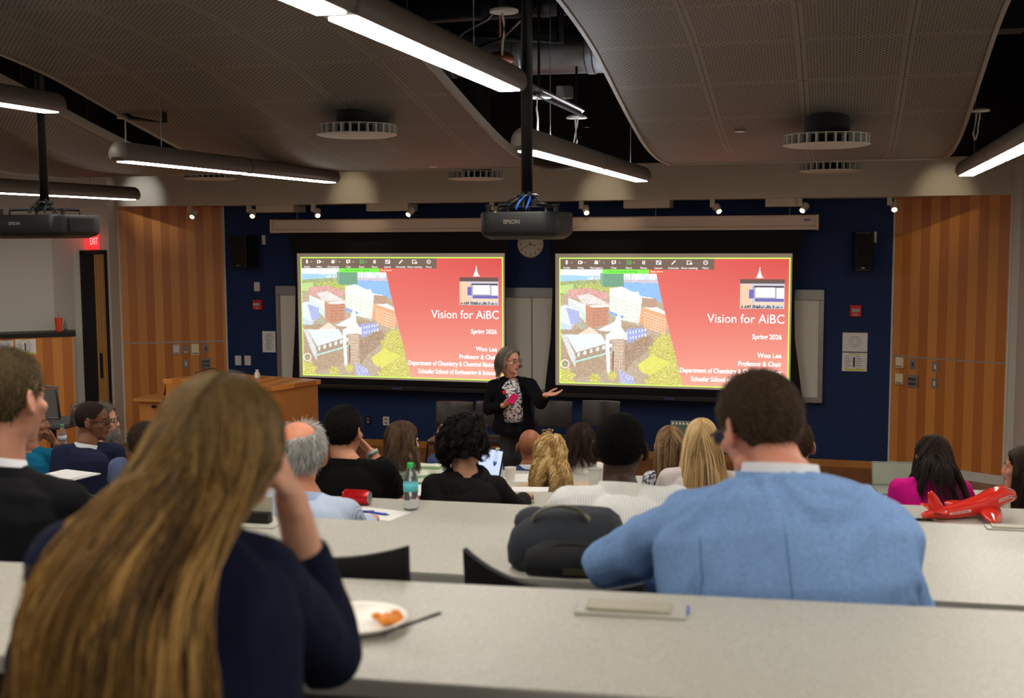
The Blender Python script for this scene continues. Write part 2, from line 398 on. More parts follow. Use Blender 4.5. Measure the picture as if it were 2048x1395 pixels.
def pip(P, poly):
    x, y = P[..., 0], P[..., 1]; ins = np.zeros(x.shape, bool); n = len(poly)
    for i in range(n):
        x0, y0 = poly[i]; x1, y1 = poly[(i+1) % n]
        if y0 == y1: continue
        c = ((y0 > y) != (y1 > y)) & (x < (x1-x0)*(y-y0)/(y1-y0)+x0); ins ^= c
    return ins
def slide_colours(W, H):
    """colours of the projected slide with glare mixed in, in the slide's own 1530 x 860 units"""
    rs = np.random.RandomState(4)
    X, Y = np.meshgrid((np.arange(W)+.5)/W*1529, (np.arange(H)+.5)/H*855); P = np.stack([X, Y], -1)
    img = np.zeros((H, W, 3))
    t = np.clip(Y/855, 0, 1)[..., None]; tx = np.clip((X-700)/830, 0, 1)[..., None]
    red = np.array([206,80,76])*(1-t)+np.array([236,166,146])*t  # slide's red gradient, with projection glare painted into it
    red = red*(1-.55*(1-tx)*(1-t)*1.0)+np.array([226,122,112])*(.55*(1-tx)*(1-t))
    img[:] = red
    nz = lambda a: rs.randn(H, W, 1)*a
    photo = pip(P, [(0,70),(655,70),(690,240),(760,520),(845,858),(0,858)])
    ph = np.zeros((H, W, 3)); ph[:] = (176,154,128); ph += nz(13)
    def poly(pts, c, n=6): 
        m = pip(P, [(x-133, y-383) for x, y in pts]); ph[m] = np.array(c)+(rs.randn(m.sum(), 1)*n)
    def windows(x0, y0, x1, y1, sk, c, nx, ny, fw=.5, fh=.5):
        m = (X+133 > x0) & (X+133 < x1); yy = (Y+383) - (X+133-x0)*sk
        m &= (yy > y0) & (yy < y1)
        fx = ((X+133-x0)/(x1-x0)*nx) % 1; fy = ((yy-y0)/(y1-y0)*ny) % 1
        m &= (fx < fw) & (fy < fh); ph[m] = c
    poly([(120,455),(900,455),(900,530),(120,530)], (228,238,252))
    poly([(120,500),(440,505),(440,560),(120,560)], (150,196,238)); poly([(120,545),(420,528),(430,600),(120,640)], (150,160,100), 22)
    poly([(120,575),(230,560),(230,620),(120,628)], (178,206,120), 8)
    for k in range(60):
        x = 300+rs.rand()*560; 
        if 415 < x < 580: continue
        h = 8+rs.rand()*34; c = 190+rs.rand()*50; poly([(x,530),(x,530-h),(x+12,530-h),(x+12,530)], (c-8, c, c+12), 5)
    poly([(575,545),(800,545),(900,700),(575,600)], (128,174,236), 7); poly([(575,528),(830,528),(830,552),(575,546)], (196,180,190), 14)
    poly([(250,570),(480,545),(520,600),(480,640),(300,620)], (170,176,84), 28)
    poly([(430,470),(440,470),(440,560),(430,560)], (210,216,220)); poly([(415,485),(578,485),(578,580),(440,580),(415,560)], (112,160,124))
    windows(440, 488, 578, 580, 0, (70,120,92), 18, 1, .45, 1)
    poly([(190,600),(330,585),(475,620),(475,660),(200,660)], (206,150,140), 16); poly([(255,640),(340,625),(470,690),(300,700)], (222,210,204), 20)
    poly([(195,655),(315,700),(315,820),(195,700)], (226,232,226), 12); windows(196, 660, 315, 790, .9, (150,190,170), 16, 7, .5, .55)
    poly([(315,700),(475,700),(470,830),(355,860),(315,820)], (190,128,100), 9); poly([(330,705),(475,690),(478,715),(360,718)], (236,222,214), 8)
    windows(365, 725, 470, 850, -.1, (140,84,66), 9, 6, .35, .4)
    poly([(480,590),(560,575),(700,640),(790,655),(700,690),(480,640)], (250,248,240), 8)
    poly([(480,630),(700,680),(680,820),(560,800),(480,735)], (248,240,218), 8); windows(484, 640, 690, 790, .3, (170,205,180), 17, 6, .4, .5)
    poly([(700,650),(800,655),(800,715),(695,710)], (176,138,112), 9); poly([(640,612),(680,612),(680,640),(640,640)], (255,255,255)); poly([(545,590),(580,590),(580,612),(545,612)], (250,252,255))
    poly([(695,712),(870,760),(880,830),(858,890),(740,850),(682,815)], (236,156,112), 9); poly([(710,715),(800,712),(868,745),(870,765)], (250,236,226), 6)
    windows(715, 745, 862, 860, .32, (255,214,180), 8, 6, .65, .35)
    poly([(136,712),(180,700),(272,740),(272,815),(215,850),(136,860)], (214,222,240), 10); poly([(180,720),(272,745),(272,820),(215,840)], (160,168,214), 8)
    poly([(475,738),(580,775),(570,792),(478,760)], (130,160,220), 8); poly([(136,815),(225,855),(220,870),(136,868)], (190,204,226), 8)
    poly([(150,880),(270,860),(440,880),(560,820),(740,850),(700,980),(600,1100),(150,1240)], (168,140,112), 15)
    poly([(275,895),(345,850),(405,890),(290,945)], (230,208,184), 7); poly([(400,870),(520,810),(560,830),(470,880)], (226,236,244), 8)
    poly([(180,905),(420,895),(462,960),(250,1025)], (218,228,244), 9); poly([(142,900),(182,905),(250,1060),(244,1130),(205,1060)], (206,206,206), 18)
    poly([(250,1025),(462,960),(520,940),(520,1000),(245,1085)], (160,136,112), 12); windows(258, 1030, 520, 1060, -.30, (250,252,250), 6, 1, .42, .8)
    poly([(245,1084),(520,1006),(520,1016),(245,1094)], (170,230,214), 6)
    poly([(455,900),(480,890),(485,1160),(465,1170),(455,1010)], (232,236,240), 14)
    poly([(590,860),(700,850),(740,890),(600,960)], (148,156,214), 10); windows(596, 880, 740, 950, -.2, (226,230,244), 7, 2, .4, .5)
    poly([(478,900),(545,740),(552,740),(562,850),(600,900),(595,930),(480,935)], (246,250,255), 6); poly([(495,930),(582,925),(575,1140),(500,1150)], (186,156,132), 20)
    windows(500, 940, 575, 1130, 0, (232,214,196), 5, 9, .25, .5)
    poly([(500,1010),(512,1010),(508,1190),(498,1190)], (120,84,74), 10)
    poly([(585,970),(760,900),(800,960),(640,1080),(590,1150)], (156,126,100), 22)
    poly([(540,1130),(640,1180),(660,1235),(560,1235)], (170,170,210), 24)
    for cx, cy, r in ((850,950,60),(900,1020,60),(880,1100,70),(850,1180,80),(930,1190,70),(800,1000,50),(790,1210,60),(380,1200,35),(500,1175,30),(180,1200,60)):
        m = ((X+133-cx)**2+(Y+383-cy)**2) < (r*(1+.2*np.sin(np.arctan2(Y+383-cy, X+133-cx)*7+cx)))**2
        ph[m] = np.array((192,184,84))+rs.randn(m.sum(), 1)*26
    poly([(672,1100),(770,1030),(900,1080),(760,1165),(700,1150)], (212,208,86), 10)
    lum = ph.mean(2); m = photo; img[m] = ph[m]*.86+38  # campus picture mixed toward white, the ambient wash put into its colour
    g = (rs.rand(H, W) < .0)
    def rect(x0, y0, x1, y1, c): 
        q = (X > x0) & (X < x1) & (Y > y0) & (Y < y1); img[q] = c
    rect(0, 2, 1042, 78, (118,100,88)); rect(300, 78, 610, 106, (128,240,84)); rect(610, 78, 712, 106, (255,92,62))
    rect(1210, 138, 1494, 330, (196,196,206)); rect(1210, 138, 1494, 168, (108,88,82)); rect(1212, 170, 1290, 328, (232,196,166))
    rect(1290, 190, 1490, 262, (176,170,176)); rect(1310, 190, 1432, 258, (250,250,255)); rect(1446, 195, 1490, 262, (240,244,250)); rect(1270, 205, 1300, 262, (110,110,190))
    rect(1306, 262, 1490, 286, (116,110,176)); rect(1300, 286, 1490, 306, (232,206,180)); rect(1300, 182, 1490, 192, (80,72,82))
    for k in range(40): x = 1214+rs.rand()*270; rect(x, 306+rs.rand()*14, x+9, 326, ((rs.rand()*90+70,)*3))
    b = (X < 7) | (X > 1520) | (Y < 7) | (Y > 848); img[b] = (206,255,96)
    return np.clip(img, 0, 255)
W_, H_ = 400, 240
_img = slide_colours(W_, H_)
_lin = np.where(_img/255 <= .04045, _img/255/12.92, ((_img/255+.055)/1.055)**2.4)
M_slide = mat('projected_picture', (0,0,0), 1)
nt = M_slide.node_tree; p = nt.nodes['Principled BSDF']; at = N(nt, 'ShaderNodeVertexColor'); at.layer_name = 'picture'
nt.links.new(at.outputs[0], p.inputs['Emission Color']); p.inputs['Emission Strength'].default_value = SCREEN_E; p.inputs['Specular IOR Level'].default_value = 0
M_glow = mat('projected_white', (252,250,250), 1, emit=SCREEN_E)
M_glowg = mat('projected_green', (60,190,90), 1, emit=SCREEN_E*.9)
def screen(px, label, maskpx):
    off = YSC
    (x0, y0), (x1, y1) = px[0], px[2]
    tl = CF.hit(*px[0], off); tr = CF.hit(*px[1], off); br = CF.hit(*px[2], off); bl = CF.hit(*px[3], off)
    a0 = (tl[0]+bl[0])/2; a1 = (tr[0]+br[0])/2; z1 = (tl[1]+tr[1])/2; z0 = (bl[1]+br[1])/2
    Wd, Hd = a1-a0, z1-z0
    r = empty('projection_screen', M=CF.frame(a0, z0, off), label=label, cat='projection screen', group='projection screens')
    def loc(q): h = CF.hit(*q, off); return (h[0]-a0, h[1]-z0)
    L = [loc(q) for q in maskpx['l']]; R = [loc(q) for q in maskpx['r']]
    zt = czb-z0; zb_ = L[-1][1]*.5+R[-1][1]*.5
    poly = [(x, z) for x, z in L][::-1]; polyr = [(x, z) for x, z in R]
    ringF = poly + polyr[::1]
    mb = MB(); Rx = Matrix.Rotation(PI/2, 4, 'X')
    pts = [(x, min(z, zt)) for x, z in ringF]
    mb.prism(pts[::-1], -.004, .0, Rx)       # black masking cloth
    obj('masking_cloth', mb, mat('matte_black_cloth', (10,9,9), .9), r)
    xl, xr = L[-1][0], R[-1][0]
    obj('bottom_bar', MB().bb(xl-.02, xr+.02, -.03, .012, zb_-.05, zb_+.0), mat('bar_black', (34,30,28), .4), r, bevel=.006)
    obj('maker_plate', MB().bb((xl+xr)/2-.06, (xl+xr)/2+.06, -.034, -.03, zb_-.032, zb_-.018), mat('blue_plate', (60,90,150), .5), r)
    bx = Wd*.018
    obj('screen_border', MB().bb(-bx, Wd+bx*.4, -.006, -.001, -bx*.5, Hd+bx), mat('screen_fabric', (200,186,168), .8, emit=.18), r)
    # picture grid
    gx, gz = np.meshgrid(np.linspace(0, Wd, W_+1), np.linspace(Hd, 0, H_+1))
    vs = np.stack([gx, np.full_like(gx, -.008), gz], -1).reshape(-1, 3)
    i = np.arange(H_)[:, None]*(W_+1)+np.arange(W_)[None, :]
    fs = np.stack([i, i+W_+1, i+W_+2, i+1], -1).reshape(-1, 4)
    me = bpy.data.meshes.new('picture'); me.from_pydata(vs.tolist(), [], fs.tolist())
    ca_ = me.color_attributes.new('picture', 'FLOAT_COLOR', 'CORNER')
    cc = np.ones((H_*W_, 4, 4)); cc[..., :3] = _lin.reshape(-1, 1, 3); ca_.data.foreach_set('color', cc.reshape(-1))
    o = bpy.data.objects.new('projected_slide', me); C.objects.link(o); me.materials.append(M_slide); o.parent = r
    def T(name, s, x, y, size, align='RIGHT', bold=0, m=M_glow, sx=1):
        text_at(name, s, size*Wd/1529, Matrix.Translation((x/1529*Wd, -.012, Hd-y/855*Hd)), m, o, align, bold, sx=sx)
    T('slide_title', 'Vision for AiBC', 1500, 425, 84, sx=.93)
    T('slide_text', 'Spring 2026', 1482, 528, 44, bold=.0015, sx=.9)
    T('slide_text', 'Woo Lee', 1482, 650, 44, bold=.0015, sx=.9)
    T('slide_text', 'Professor & Chair', 1482, 706, 44, bold=.0015, sx=.86)
    T('slide_text', 'Department of Chemistry & Chemical Biology', 1482, 758, 44, bold=.0015, sx=.80)
    T('slide_text', 'Schaefer School of Engineering & Science', 1482, 815, 44, bold=.0015, sx=.80)
    for s, x in (('Audio',52),('Video',148),('Participants',258),('Chat',375),('Share',478),('Pause',577),('Layout',676),('Annotate',776),('Show meeting',880),('More',986)):
        T('toolbar_caption', s, x, 74, 19, 'CENTER')
    T('banner_caption', 'You are screen sharing', 440, 98, 20, 'CENTER', m=mat('banner_ink', (30,120,30), 1, emit=.6)); T('banner_caption', 'Stop share', 664, 98, 20, 'CENTER')
    T('participant_count', '1', 279, 30, 18, 'CENTER')
    q = Wd/1529
    gi = MB(); ics = []
    def new(): ics.append(MB()); return ics[-1]
    def B(m_, x0, y0, x1, y1): m_.bb(x0*q, x1*q, -.013, -.009, Hd-y1/855*Hd, Hd-y0/855*Hd)
    ic = new(); B(ic, 47,18,57,36); B(ic, 50,38,54,46); B(ic, 44,34,46,40); B(ic, 58,34,60,40)
    ic = new(); B(ic, 133,22,152,25); B(ic, 133,39,152,42); B(ic, 133,22,136,42); B(ic, 149,22,152,42); B(ic, 155,26,162,38)
    ic = new()
    for x in (250, 262): ic.ell((x*q, -.011, Hd-24/855*Hd), (5*q, .002, 5*q), n=8); B(ic, x-6, 31, x+6, 42)
    ic = new(); B(ic, 362,20,388,24); B(ic, 362,34,388,38); B(ic, 362,20,366,38); B(ic, 384,20,388,38); B(ic, 366,38,372,45)
    B(gi, 465,20,493,24); B(gi, 465,40,493,44); B(gi, 465,20,469,44); B(gi, 489,20,493,44); B(gi, 477,27,481,38)
    ic = new(); B(ic, 569,20,574,44); B(ic, 580,20,585,44)
    ic = new(); B(ic, 661,20,693,23); B(ic, 661,41,693,44); B(ic, 661,20,664,44); B(ic, 690,20,693,44); B(ic, 667,26,676,32); B(ic, 680,32,689,40)
    ic = new(); B(ic, 864,20,894,23); B(ic, 864,41,882,44); B(ic, 864,20,867,44); B(ic, 884,32,898,45)
    ic = new(); ic.tube([(764*q,-.011,Hd-44/855*Hd),(788*q,-.011,Hd-20/855*Hd)], 3.5*q, 6)
    ic = new(); ic.torus((986*q,-.011,Hd-32/855*Hd), 13*q, 1.6*q, axis='Y', n=16, m=4)
    for k in (-6,0,6): ic.ell(((986+k)*q,-.011,Hd-32/855*Hd), (2*q,.002,2*q), n=8)
    for x in (86, 180, 306, 414, 512): new().prism([((x-5)*q,0),((x+5)*q,0),(x*q,4*q)], .009, .012, Matrix.Translation((0,0,Hd-34/855*Hd)) @ Rx)
    ic = new()
    # crest: a small white spire of bars
    for dx, h in ((-22,12),(-15,26),(-9,40),(-4,58),(0,78),(4,52),(9,34),(16,20),(24,10)): B(ic, 1336+dx-2, 138-h, 1336+dx+2, 132)
    ic = new(); ic.torus((40*q,-.011,Hd-722/855*Hd), 28*q, 2.2*q, axis='Y', n=24, m=4)
    [obj('slide_icon', k_, M_glow, o) for k_ in ics]; gi.tube([(32*q,-.011,Hd-730/855*Hd),(48*q,-.011,Hd-712/855*Hd)], 4*q, 6); obj('slide_icon', gi, M_glowg, o)
    return r
screen([(604,514),(1007,514),(1007,761),(604,750)], 'left projection screen showing the red title slide, nearer the lectern',
       {'l': [(577,462),(586,520),(591,580),(590,650),(584,768)], 'r': [(1022,462),(1013,520),(1011,600),(1012,680),(1019,776)]})
screen([(1119,515),(1579,515),(1579,776),(1119,768)], 'right projection screen showing the red title slide, behind the man in light blue',
       {'l': [(1097,460),(1103,520),(1105,580),(1101,680),(1089,784)], 'r': [(1607,458),(1596,520),(1589,600),(1590,680),(1605,800)]})

# clock
ck_a, ck_z = front.hit(1060, 488, .04)
ck = empty('wall_clock', M=front.frame(ck_a, ck_z), label='round white wall clock between the two screens', cat='clock')
Ry = Matrix.Rotation(PI/2, 4, 'X'); R_ = .16
obj('clock_face', MB().lathe([(R_*.93,0),(R_*.93,.02)], 40, Ry), mat('clock_white', (214,200,182), .6), ck)
obj('rim', MB().torus((0,-.02,0), R_*.96, .009, axis='Y', n=40), mat('rim_white', (200,190,176), .5), ck, True)
for h in range(1, 13):
    t = math.radians(90-30*h)
    text_at('numeral', str(h), .042, Matrix.Translation((R_*.76*math.cos(t), -.0215, R_*.76*math.sin(t)-.015)), M_ink, ck, 'CENTER', bold=.0008)
def hand(deg, L, wd):
    t = math.radians(deg); M = Matrix.Translation((0,-.024,0)) @ Matrix.Rotation(t, 4, 'Y')
    obj('clock_hand', MB().bb(-wd, wd, -.001, .001, -.02, L), M_plast_b, ck, M=M)
hand(110, .07, .003); hand(243, .10, .0025); hand(330, .04, .0012)

# speakers
def speaker(px, label, tilt):
    a, b, z0, z1 = front.rect(*px, off=.2)
    r = empty('loudspeaker', M=front.frame((a+b)/2, z0, .12), label=label, cat='loudspeaker')
    w_, h_ = (b-a)/2, z1-z0
    obj('cabinet', MB().prism([(-w_,-.02),(w_,-.02),(w_*.7,-.26),(-w_*.7,-.26)][::-1], 0, h_), M_plast_b, r, bevel=.008)
    obj('grille', MB().bb(-w_*.66, w_*.66, -.268, -.258, .02, h_-.02), mat('grille_black', (9,9,9), .7, bump=.6, bscale=500), r)
    obj('badge', MB().bb(-.02, .02, -.272, -.268, .03, .04), M_alu, r)
    obj('wall_bracket', MB().bb(-.03, .03, -.03, .12, h_*.5, h_*.6), M_dkmetal, r)
    obj('switch_plate', MB().bb(w_*.95, w_*1.25, .1, .118, h_-.12, h_-.0), M_plast_w, r)
speaker((468,470,512,535), 'black wall loudspeaker left of the left screen', 0)
speaker((1704,463,1748,541), 'black wall loudspeaker right of the right screen', 0)
def strobe(px, label):
    o, w_, h_ = plate(front, 'fire_alarm_strobe', px, mat('alarm_red', (196,24,34), .4), label, 'fire alarm', d1=.045, bevel=.005)
    obj('flash_lens', MB().bb(-w_*.34, w_*.34, -.065, -.045, -h_*.1, h_*.22), mat('flash_lens', (190,180,176), .15, metal=.3), o, bevel=.004)
    text_at('lettering', 'FIRE', h_*.26, Matrix.Translation((0, -.047, -h_*.42)), M_plast_w, o, 'CENTER')
strobe((505,600,523,619), 'red fire alarm strobe left of the left screen'); strobe((1700,610,1723,633), 'red fire alarm strobe right of the right screen')
printed(front, 'printed_sheet', (525,662,551,704), 0, 'white sheet with two round outlet drawings beside the whiteboard', circles=True)
printed(front, 'printed_sheet', (1685,663,1735,703), 0, 'sheet with a dark top edge and pale map, upper of two on the navy wall', circles=False)
printed(front, 'printed_sheet', (1684,705,1734,742), 6, 'sheet with yellow bars, lower of two on the navy wall', header=True)
o = bpy.data.objects['printed_sheet.003'] if 'printed_sheet.003' in bpy.data.objects else None
a, b, z0, z1 = front.rect(1685,663,1735,703)
if o: obj('seating_map', MB().torus((0,-.0045,0), .06, .002, axis='Y', n=20, m=4).torus((0,-.0045,0), .035, .002, axis='Y', n=20, m=4), M_plast_g, o); obj('dark_edge', MB().bb((a-b)/2, (b-a)/2, -.005, -.003, (z1-z0)/2-.012, (z1-z0)/2), mat('green_ink', (34,60,44), .7), o)
def wplate(pl, px, m, name, label, cat, d1=.012, inset=None, mi=None):
    o, w_, h_ = plate(pl, name, px, m, label, cat, d1=d1)
    if inset == 'outlet':
        for zz in (.22, -.22): obj('socket', MB().bb(-w_*.25, w_*.25, -d1-.003, -d1, zz*h_-h_*.13, zz*h_+h_*.13), mi or M_plast_g, o)
    elif inset == 'switch': obj('switch_toggle', MB().bb(-w_*.16, w_*.16, -d1-.006, -d1, -h_*.22, h_*.22), mi or M_plast_w, o)
    elif inset == 'lip': obj('button_bar', MB().bb(-w_*.4, w_*.4, -d1-.004, -d1, -h_*.42, -h_*.3), mi or M_plast_g, o)
    elif inset == 'grid':
        for i in range(4):
            for j in range(2): obj('slot', MB().bb(w_*(-.36+.2*i), w_*(-.24+.2*i), -d1-.004, -d1, h_*(-.34+.38*j), h_*(-.08+.38*j)), M_plast_b, o)
    return o
wplate(front, (508,564,519,582), M_plast_w, 'wall_plate', 'blank cream plate above the left fire alarm', 'wall plate')
wplate(front, (470,711,482,730), M_plast_w, 'light_switch', 'white light switch nearest the left wing', 'switch', inset='switch')
wplate(front, (489,711,501,730), M_plast_w, 'light_switch', 'white light switch nearer the whiteboard', 'switch', inset='switch')
wplate(front, (766,833,778,850), M_plast_w, 'wall_outlet', 'pale double outlet low on the navy wall', 'outlet', inset='outlet')
wplate(front, (731,832,741,848), M_plast_b, 'wall_outlet', 'black double outlet low on the navy wall', 'outlet', inset='outlet')
cream = mat('cream_plastic', (226,214,176), .5)
wplate(wingL, (346,690,359,708), M_plast_w, 'wall_control', 'white sloped control box on the left wing, first in its row', 'wall control', .035, 'lip')
wplate(wingL, (367,690,377,706), M_plast_g, 'wall_plate', 'grey plate right of the white sloped box on the left wing', 'wall plate', inset='lip', mi=M_plast_w)
wplate(wingL, (383,688,398,709), cream, 'thermostat', 'cream thermostat on the left wing', 'thermostat', .035, 'lip')
wplate(wingL, (406,688,417,705), M_plast_g, 'wall_plate', 'grey plate right of the cream thermostat on the left wing', 'wall plate', inset='switch', mi=M_ink)
wplate(wingL, (367,719,377,735), M_plast_g, 'wall_plate', 'grey plate alone in the lower row on the left wing', 'wall plate', inset='switch')
wplate(wingL, (402,716,421,736), M_plast_g, 'breaker_panel', 'black slotted control panel on the left wing', 'control panel', .03, 'grid')
wplate(wingR, (1791,714,1806,735), cream, 'thermostat', 'cream thermostat on the right wing, upper of two', 'thermostat', .035, 'lip')
wplate(wingR, (1790,747,1805,768), cream, 'thermostat', 'cream thermostat on the right wing, lower of two', 'thermostat', .035, 'lip')
wplate(wingR, (1820,718,1831,738), M_plast_g, 'wall_plate', 'grey plate beside the upper cream thermostat on the right wing', 'wall plate', inset='switch', mi=M_ink)
wplate(wingR, (1814,750,1834,774), M_plast_g, 'breaker_panel', 'black slotted control panel on the right wing', 'control panel', .03, 'grid')
wplate(wingR, (1864,723,1876,743), M_plast_g, 'wall_plate', 'grey switch plate far right on the right wing, upper of two', 'wall plate', inset='switch')
wplate(wingR, (1863,756,1874,777), M_plast_g, 'wall_plate', 'grey switch plate far right on the right wing, lower of two', 'wall plate', inset='switch')

# ---------------------------------------------------------------- soffit fittings
def track_head(px, label, ang):
    p = ony(px, 404, YS+.18); p.z = SOFZ
    r = empty('track_spotlight', loc=p, label=label, cat='spotlight', group='spotlights under the soffit')
    M_h = mat('spot_white', (196,186,170), .5)
    obj('mount', MB().bb(-.025, .025, -.03, .03, -.09, 0), M_h, r, bevel=.004)
    M = Matrix.Translation((.05, 0, -.10)) @ Matrix.Rotation(ang, 4, 'Z') @ Matrix.Rotation(-.9, 4, 'X')
    obj('lamp_head', MB().lathe([(.03,-.06),(.045,.03),(.04,.03)], 16, M), M_h, r, 'auto')
    obj('bulb', MB().lathe([(.03,-.065),(.03,-.061)], 12, M), mat('bulb_warm', (255,236,200), .5, emit=2.5), r)
for i, (x, an) in enumerate(((380,0),(498,.3),(627,.5),(813,-.3),(984,.2),(1163,.4),(1425,.6),(1600,-.5),(1779,0))):
    nm = ['leftmost of the nine, over the left wing','second from the left, over the left wall speaker','third from the left, over the left screen','fourth from the left, over the left screen','fifth, left of the centre projector','sixth, just right of the centre projector','seventh, over the middle of the right screen','eighth, over the right end of the beige housing','rightmost of the nine, by the right wing'][i]
    track_head(x, 'white spotlight under the soffit, '+nm, an)
for i, (x0, x1) in enumerate(((508,590),(728,818),(1240,1340),(1522,1600))):
    p0 = ony(x0, 402, YS+.25); p1 = ony(x1, 402, YS+.25)
    o = obj('access_box', MB().prism([(p0.x+.05,YS+.2),(p1.x,YS+.2),(p1.x,YS+.55),(p0.x+.05,YS+.55)], SOFZ-.09, SOFZ), M_soffit)
    setp(o, 'flat painted box under the soffit, '+['first from the left','over the middle of the left screen','over the left half of the right screen','above the right end of the screen housing'][i], 'ceiling box', 'flat boxes under the soffit')

# ---------------------------------------------------------------- hanging perforated ceiling panels
CP = [(-3.0,2.9),(-1.5,3.35),(0,3.72),(1.5,3.90),(3.0,4.0),(4.2,4.02),(5.2,3.98),(5.9,3.92),(6.52,3.86),(7.18,3.763),(7.83,3.61),(8.47,3.46),(9.13,3.33),(9.81,3.265),(10.5,3.257)]
def prof(y):
    ys = [c[0] for c in CP]; zs = [c[1] for c in CP]
    i = max(0, min(len(ys)-2, int(np.searchsorted(ys, y))-1))
    # catmull-rom like smoothing
    def m(k): k = max(1, min(len(ys)-2, k)); return (zs[k+1]-zs[k-1])/(ys[k+1]-ys[k-1])
    h = ys[i+1]-ys[i]; t = (y-ys[i])/h
    return (2*t**3-3*t**2+1)*zs[i]+(t**3-2*t**2+t)*h*m(i)+(-2*t**3+3*t**2)*zs[i+1]+(t**3-t**2)*h*m(i+1)
def perf_mat():
    m = mat('perforated_panel', (128,120,110), .55); nt = m.node_tree; p = nt.nodes['Principled BSDF']
    uv = N(nt, 'ShaderNodeUVMap'); uv.uv_map = 'UVMap'; sp = N(nt, 'ShaderNodeSeparateXYZ'); nt.links.new(uv.outputs[0], sp.inputs[0])
    u, v = sp.outputs['X'], sp.outputs['Y']
    pit = .038
    def lattice(du):
        a = mth(nt, 'SUBTRACT', mth(nt, 'FRACT', mth(nt, 'ADD', mth(nt, 'DIVIDE', u, pit), du)), .5)
        b = mth(nt, 'SUBTRACT', mth(nt, 'FRACT', mth(nt, 'ADD', mth(nt, 'DIVIDE', v, pit), du)), .5)
        return mth(nt, 'ADD', mth(nt, 'MULTIPLY', a, a), mth(nt, 'MULTIPLY', b, b))
    d = mth(nt, 'MINIMUM', lattice(0), lattice(.5))
    hole = mth(nt, 'LESS_THAN', d, .038)
    def edge(c, P, wd):
        f = mth(nt, 'ABSOLUTE', mth(nt, 'SUBTRACT', mth(nt, 'FRACT', mth(nt, 'DIVIDE', c, P)), .5))
        return mth(nt, 'GREATER_THAN', f, .5-wd/P)
    TU, TV = .61, .67
    band = mth(nt, 'MAXIMUM', edge(u, TU, .028), edge(v, TV, .022)); seam = mth(nt, 'MAXIMUM', edge(v, TV, .003), edge(u, TU, .003))
    dark = mth(nt, 'MAXIMUM', mth(nt, 'MULTIPLY', hole, mth(nt, 'SUBTRACT', 1, band)), mth(nt, 'MULTIPLY', seam, .75))
    mx = N(nt, 'ShaderNodeMixRGB'); mx.inputs[1].default_value = col(122,115,106); mx.inputs[2].default_value = col(18,16,15)
    nt.links.new(dark, mx.inputs[0]); nt.links.new(mx.outputs[0], p.inputs['Base Color'])
    return m
M_perf = perf_mat(); M_ctrim = mat('panel_trim', (150,142,130), .45)
def cloud(x0, x1, y0, y1, label):
    r = empty('ceiling_panel', loc=(0,0,0), label=label, cat='ceiling panel', group='perforated ceiling panels')
    n = 90; ys = np.linspace(y1, y0, n); zs = [prof(y) for y in ys]
    arc = [0]
    for i in range(1, n): arc.append(arc[-1]+math.hypot(ys[i]-ys[i-1], zs[i]-zs[i-1]))
    me = bpy.data.meshes.new('perforated_sheet'); vs = []; fs = []
    for i in range(n): vs += [(x0, ys[i], zs[i]), (x1, ys[i], zs[i]), (x0, ys[i], zs[i]+.03), (x1, ys[i], zs[i]+.03)]
    for i in range(n-1):
        k = i*4; fs += [(k, k+4, k+5, k+1), (k+2, k+3, k+7, k+6)]
    me.from_pydata(vs, [], fs); ul = me.uv_layers.new(name='UVMap')
    for pz in me.polygons:
        for li in pz.loop_indices:
            vi = me.loops[li].vertex_index; ul.data[li].uv = (vs[vi][0]-x0, arc[vi//4])
    for q in me.polygons: q.use_smooth = True
    o = bpy.data.objects.new('perforated_sheet', me); C.objects.link(o); me.materials.append(M_perf); o.parent = r
    for xx in (x0, x1):
        obj('edge_trim', MB().rings([[(xx-.012, ys[i], zs[i]-.012), (xx+.012, ys[i], zs[i]-.012), (xx+.012, ys[i], zs[i]+.05), (xx-.012, ys[i], zs[i]+.05)] for i in range(n)]), M_ctrim, r, smooth='auto')
    for j in (0, n-1): obj('edge_trim', MB().bb(x0, x1, ys[j]-.012, ys[j]+.012, zs[j]-.01, zs[j]+.04), M_ctrim, r)
    wr = MB()
    for xx in (x0+.4, x1-.4):
        for yy in (8.0, 5.0): wr.tube([(xx, yy, prof(yy)+.03), (xx, yy, TOPZ)], .003, 5)
    obj('hanger_wire', wr, M_alu, r)
    return r
cloud(-1.48, .80, -2.6, 10.5, 'curved perforated ceiling panel at the right, above the right screen')
cloud(-5.34, -2.59, -2.6, 10.5, 'widest curved perforated ceiling panel, left of the centre projector pole')
cloud(-7.75, -5.80, -2.6, 10.5, 'curved perforated ceiling panel at the far left')

# plenum services
def duct(p0, p1, r, label, m, bands=True, name='air_duct'):
    p0, p1 = Vector(p0), Vector(p1); e = empty(name, loc=p0, label=label, cat='duct')
    n_ = int((p1-p0).length/.5); pts = []; rr = []
    for k in range(n_):
        for t, q in ((0,1),(.44,1),(.45,1.05),(.49,1.05)): pts.append((p1-p0)*((k+t*2)/n_)*.999); rr.append(r*q)
    obj('duct_body', MB().tube(pts, rr, 24), m, e, 'auto')
    return e
M_duct = mat('galvanised', (150,152,156), .35, .8, bump=.3, bscale=8)
p = ony(1020, 100, 8.6)
duct((-3.9, p.y, p.z), (.4, p.y, p.z-.05), .17, 'silver wrapped round duct above the centre gap', M_duct)
duct((-4.5, 9.6, 4.55), (1.4, 9.6, 4.55), .13, 'thin dark duct behind the silver duct', mat('dark_duct', (50,52,56), .5, .5))
bx_ = obj('duct_box', MB().bb(-3.6, 1.2, 9.0, 9.25, 4.05, 4.3), mat('dark_duct', (50,52,56), .5, .5)); setp(bx_, 'dark rectangular duct under the silver duct', 'duct')
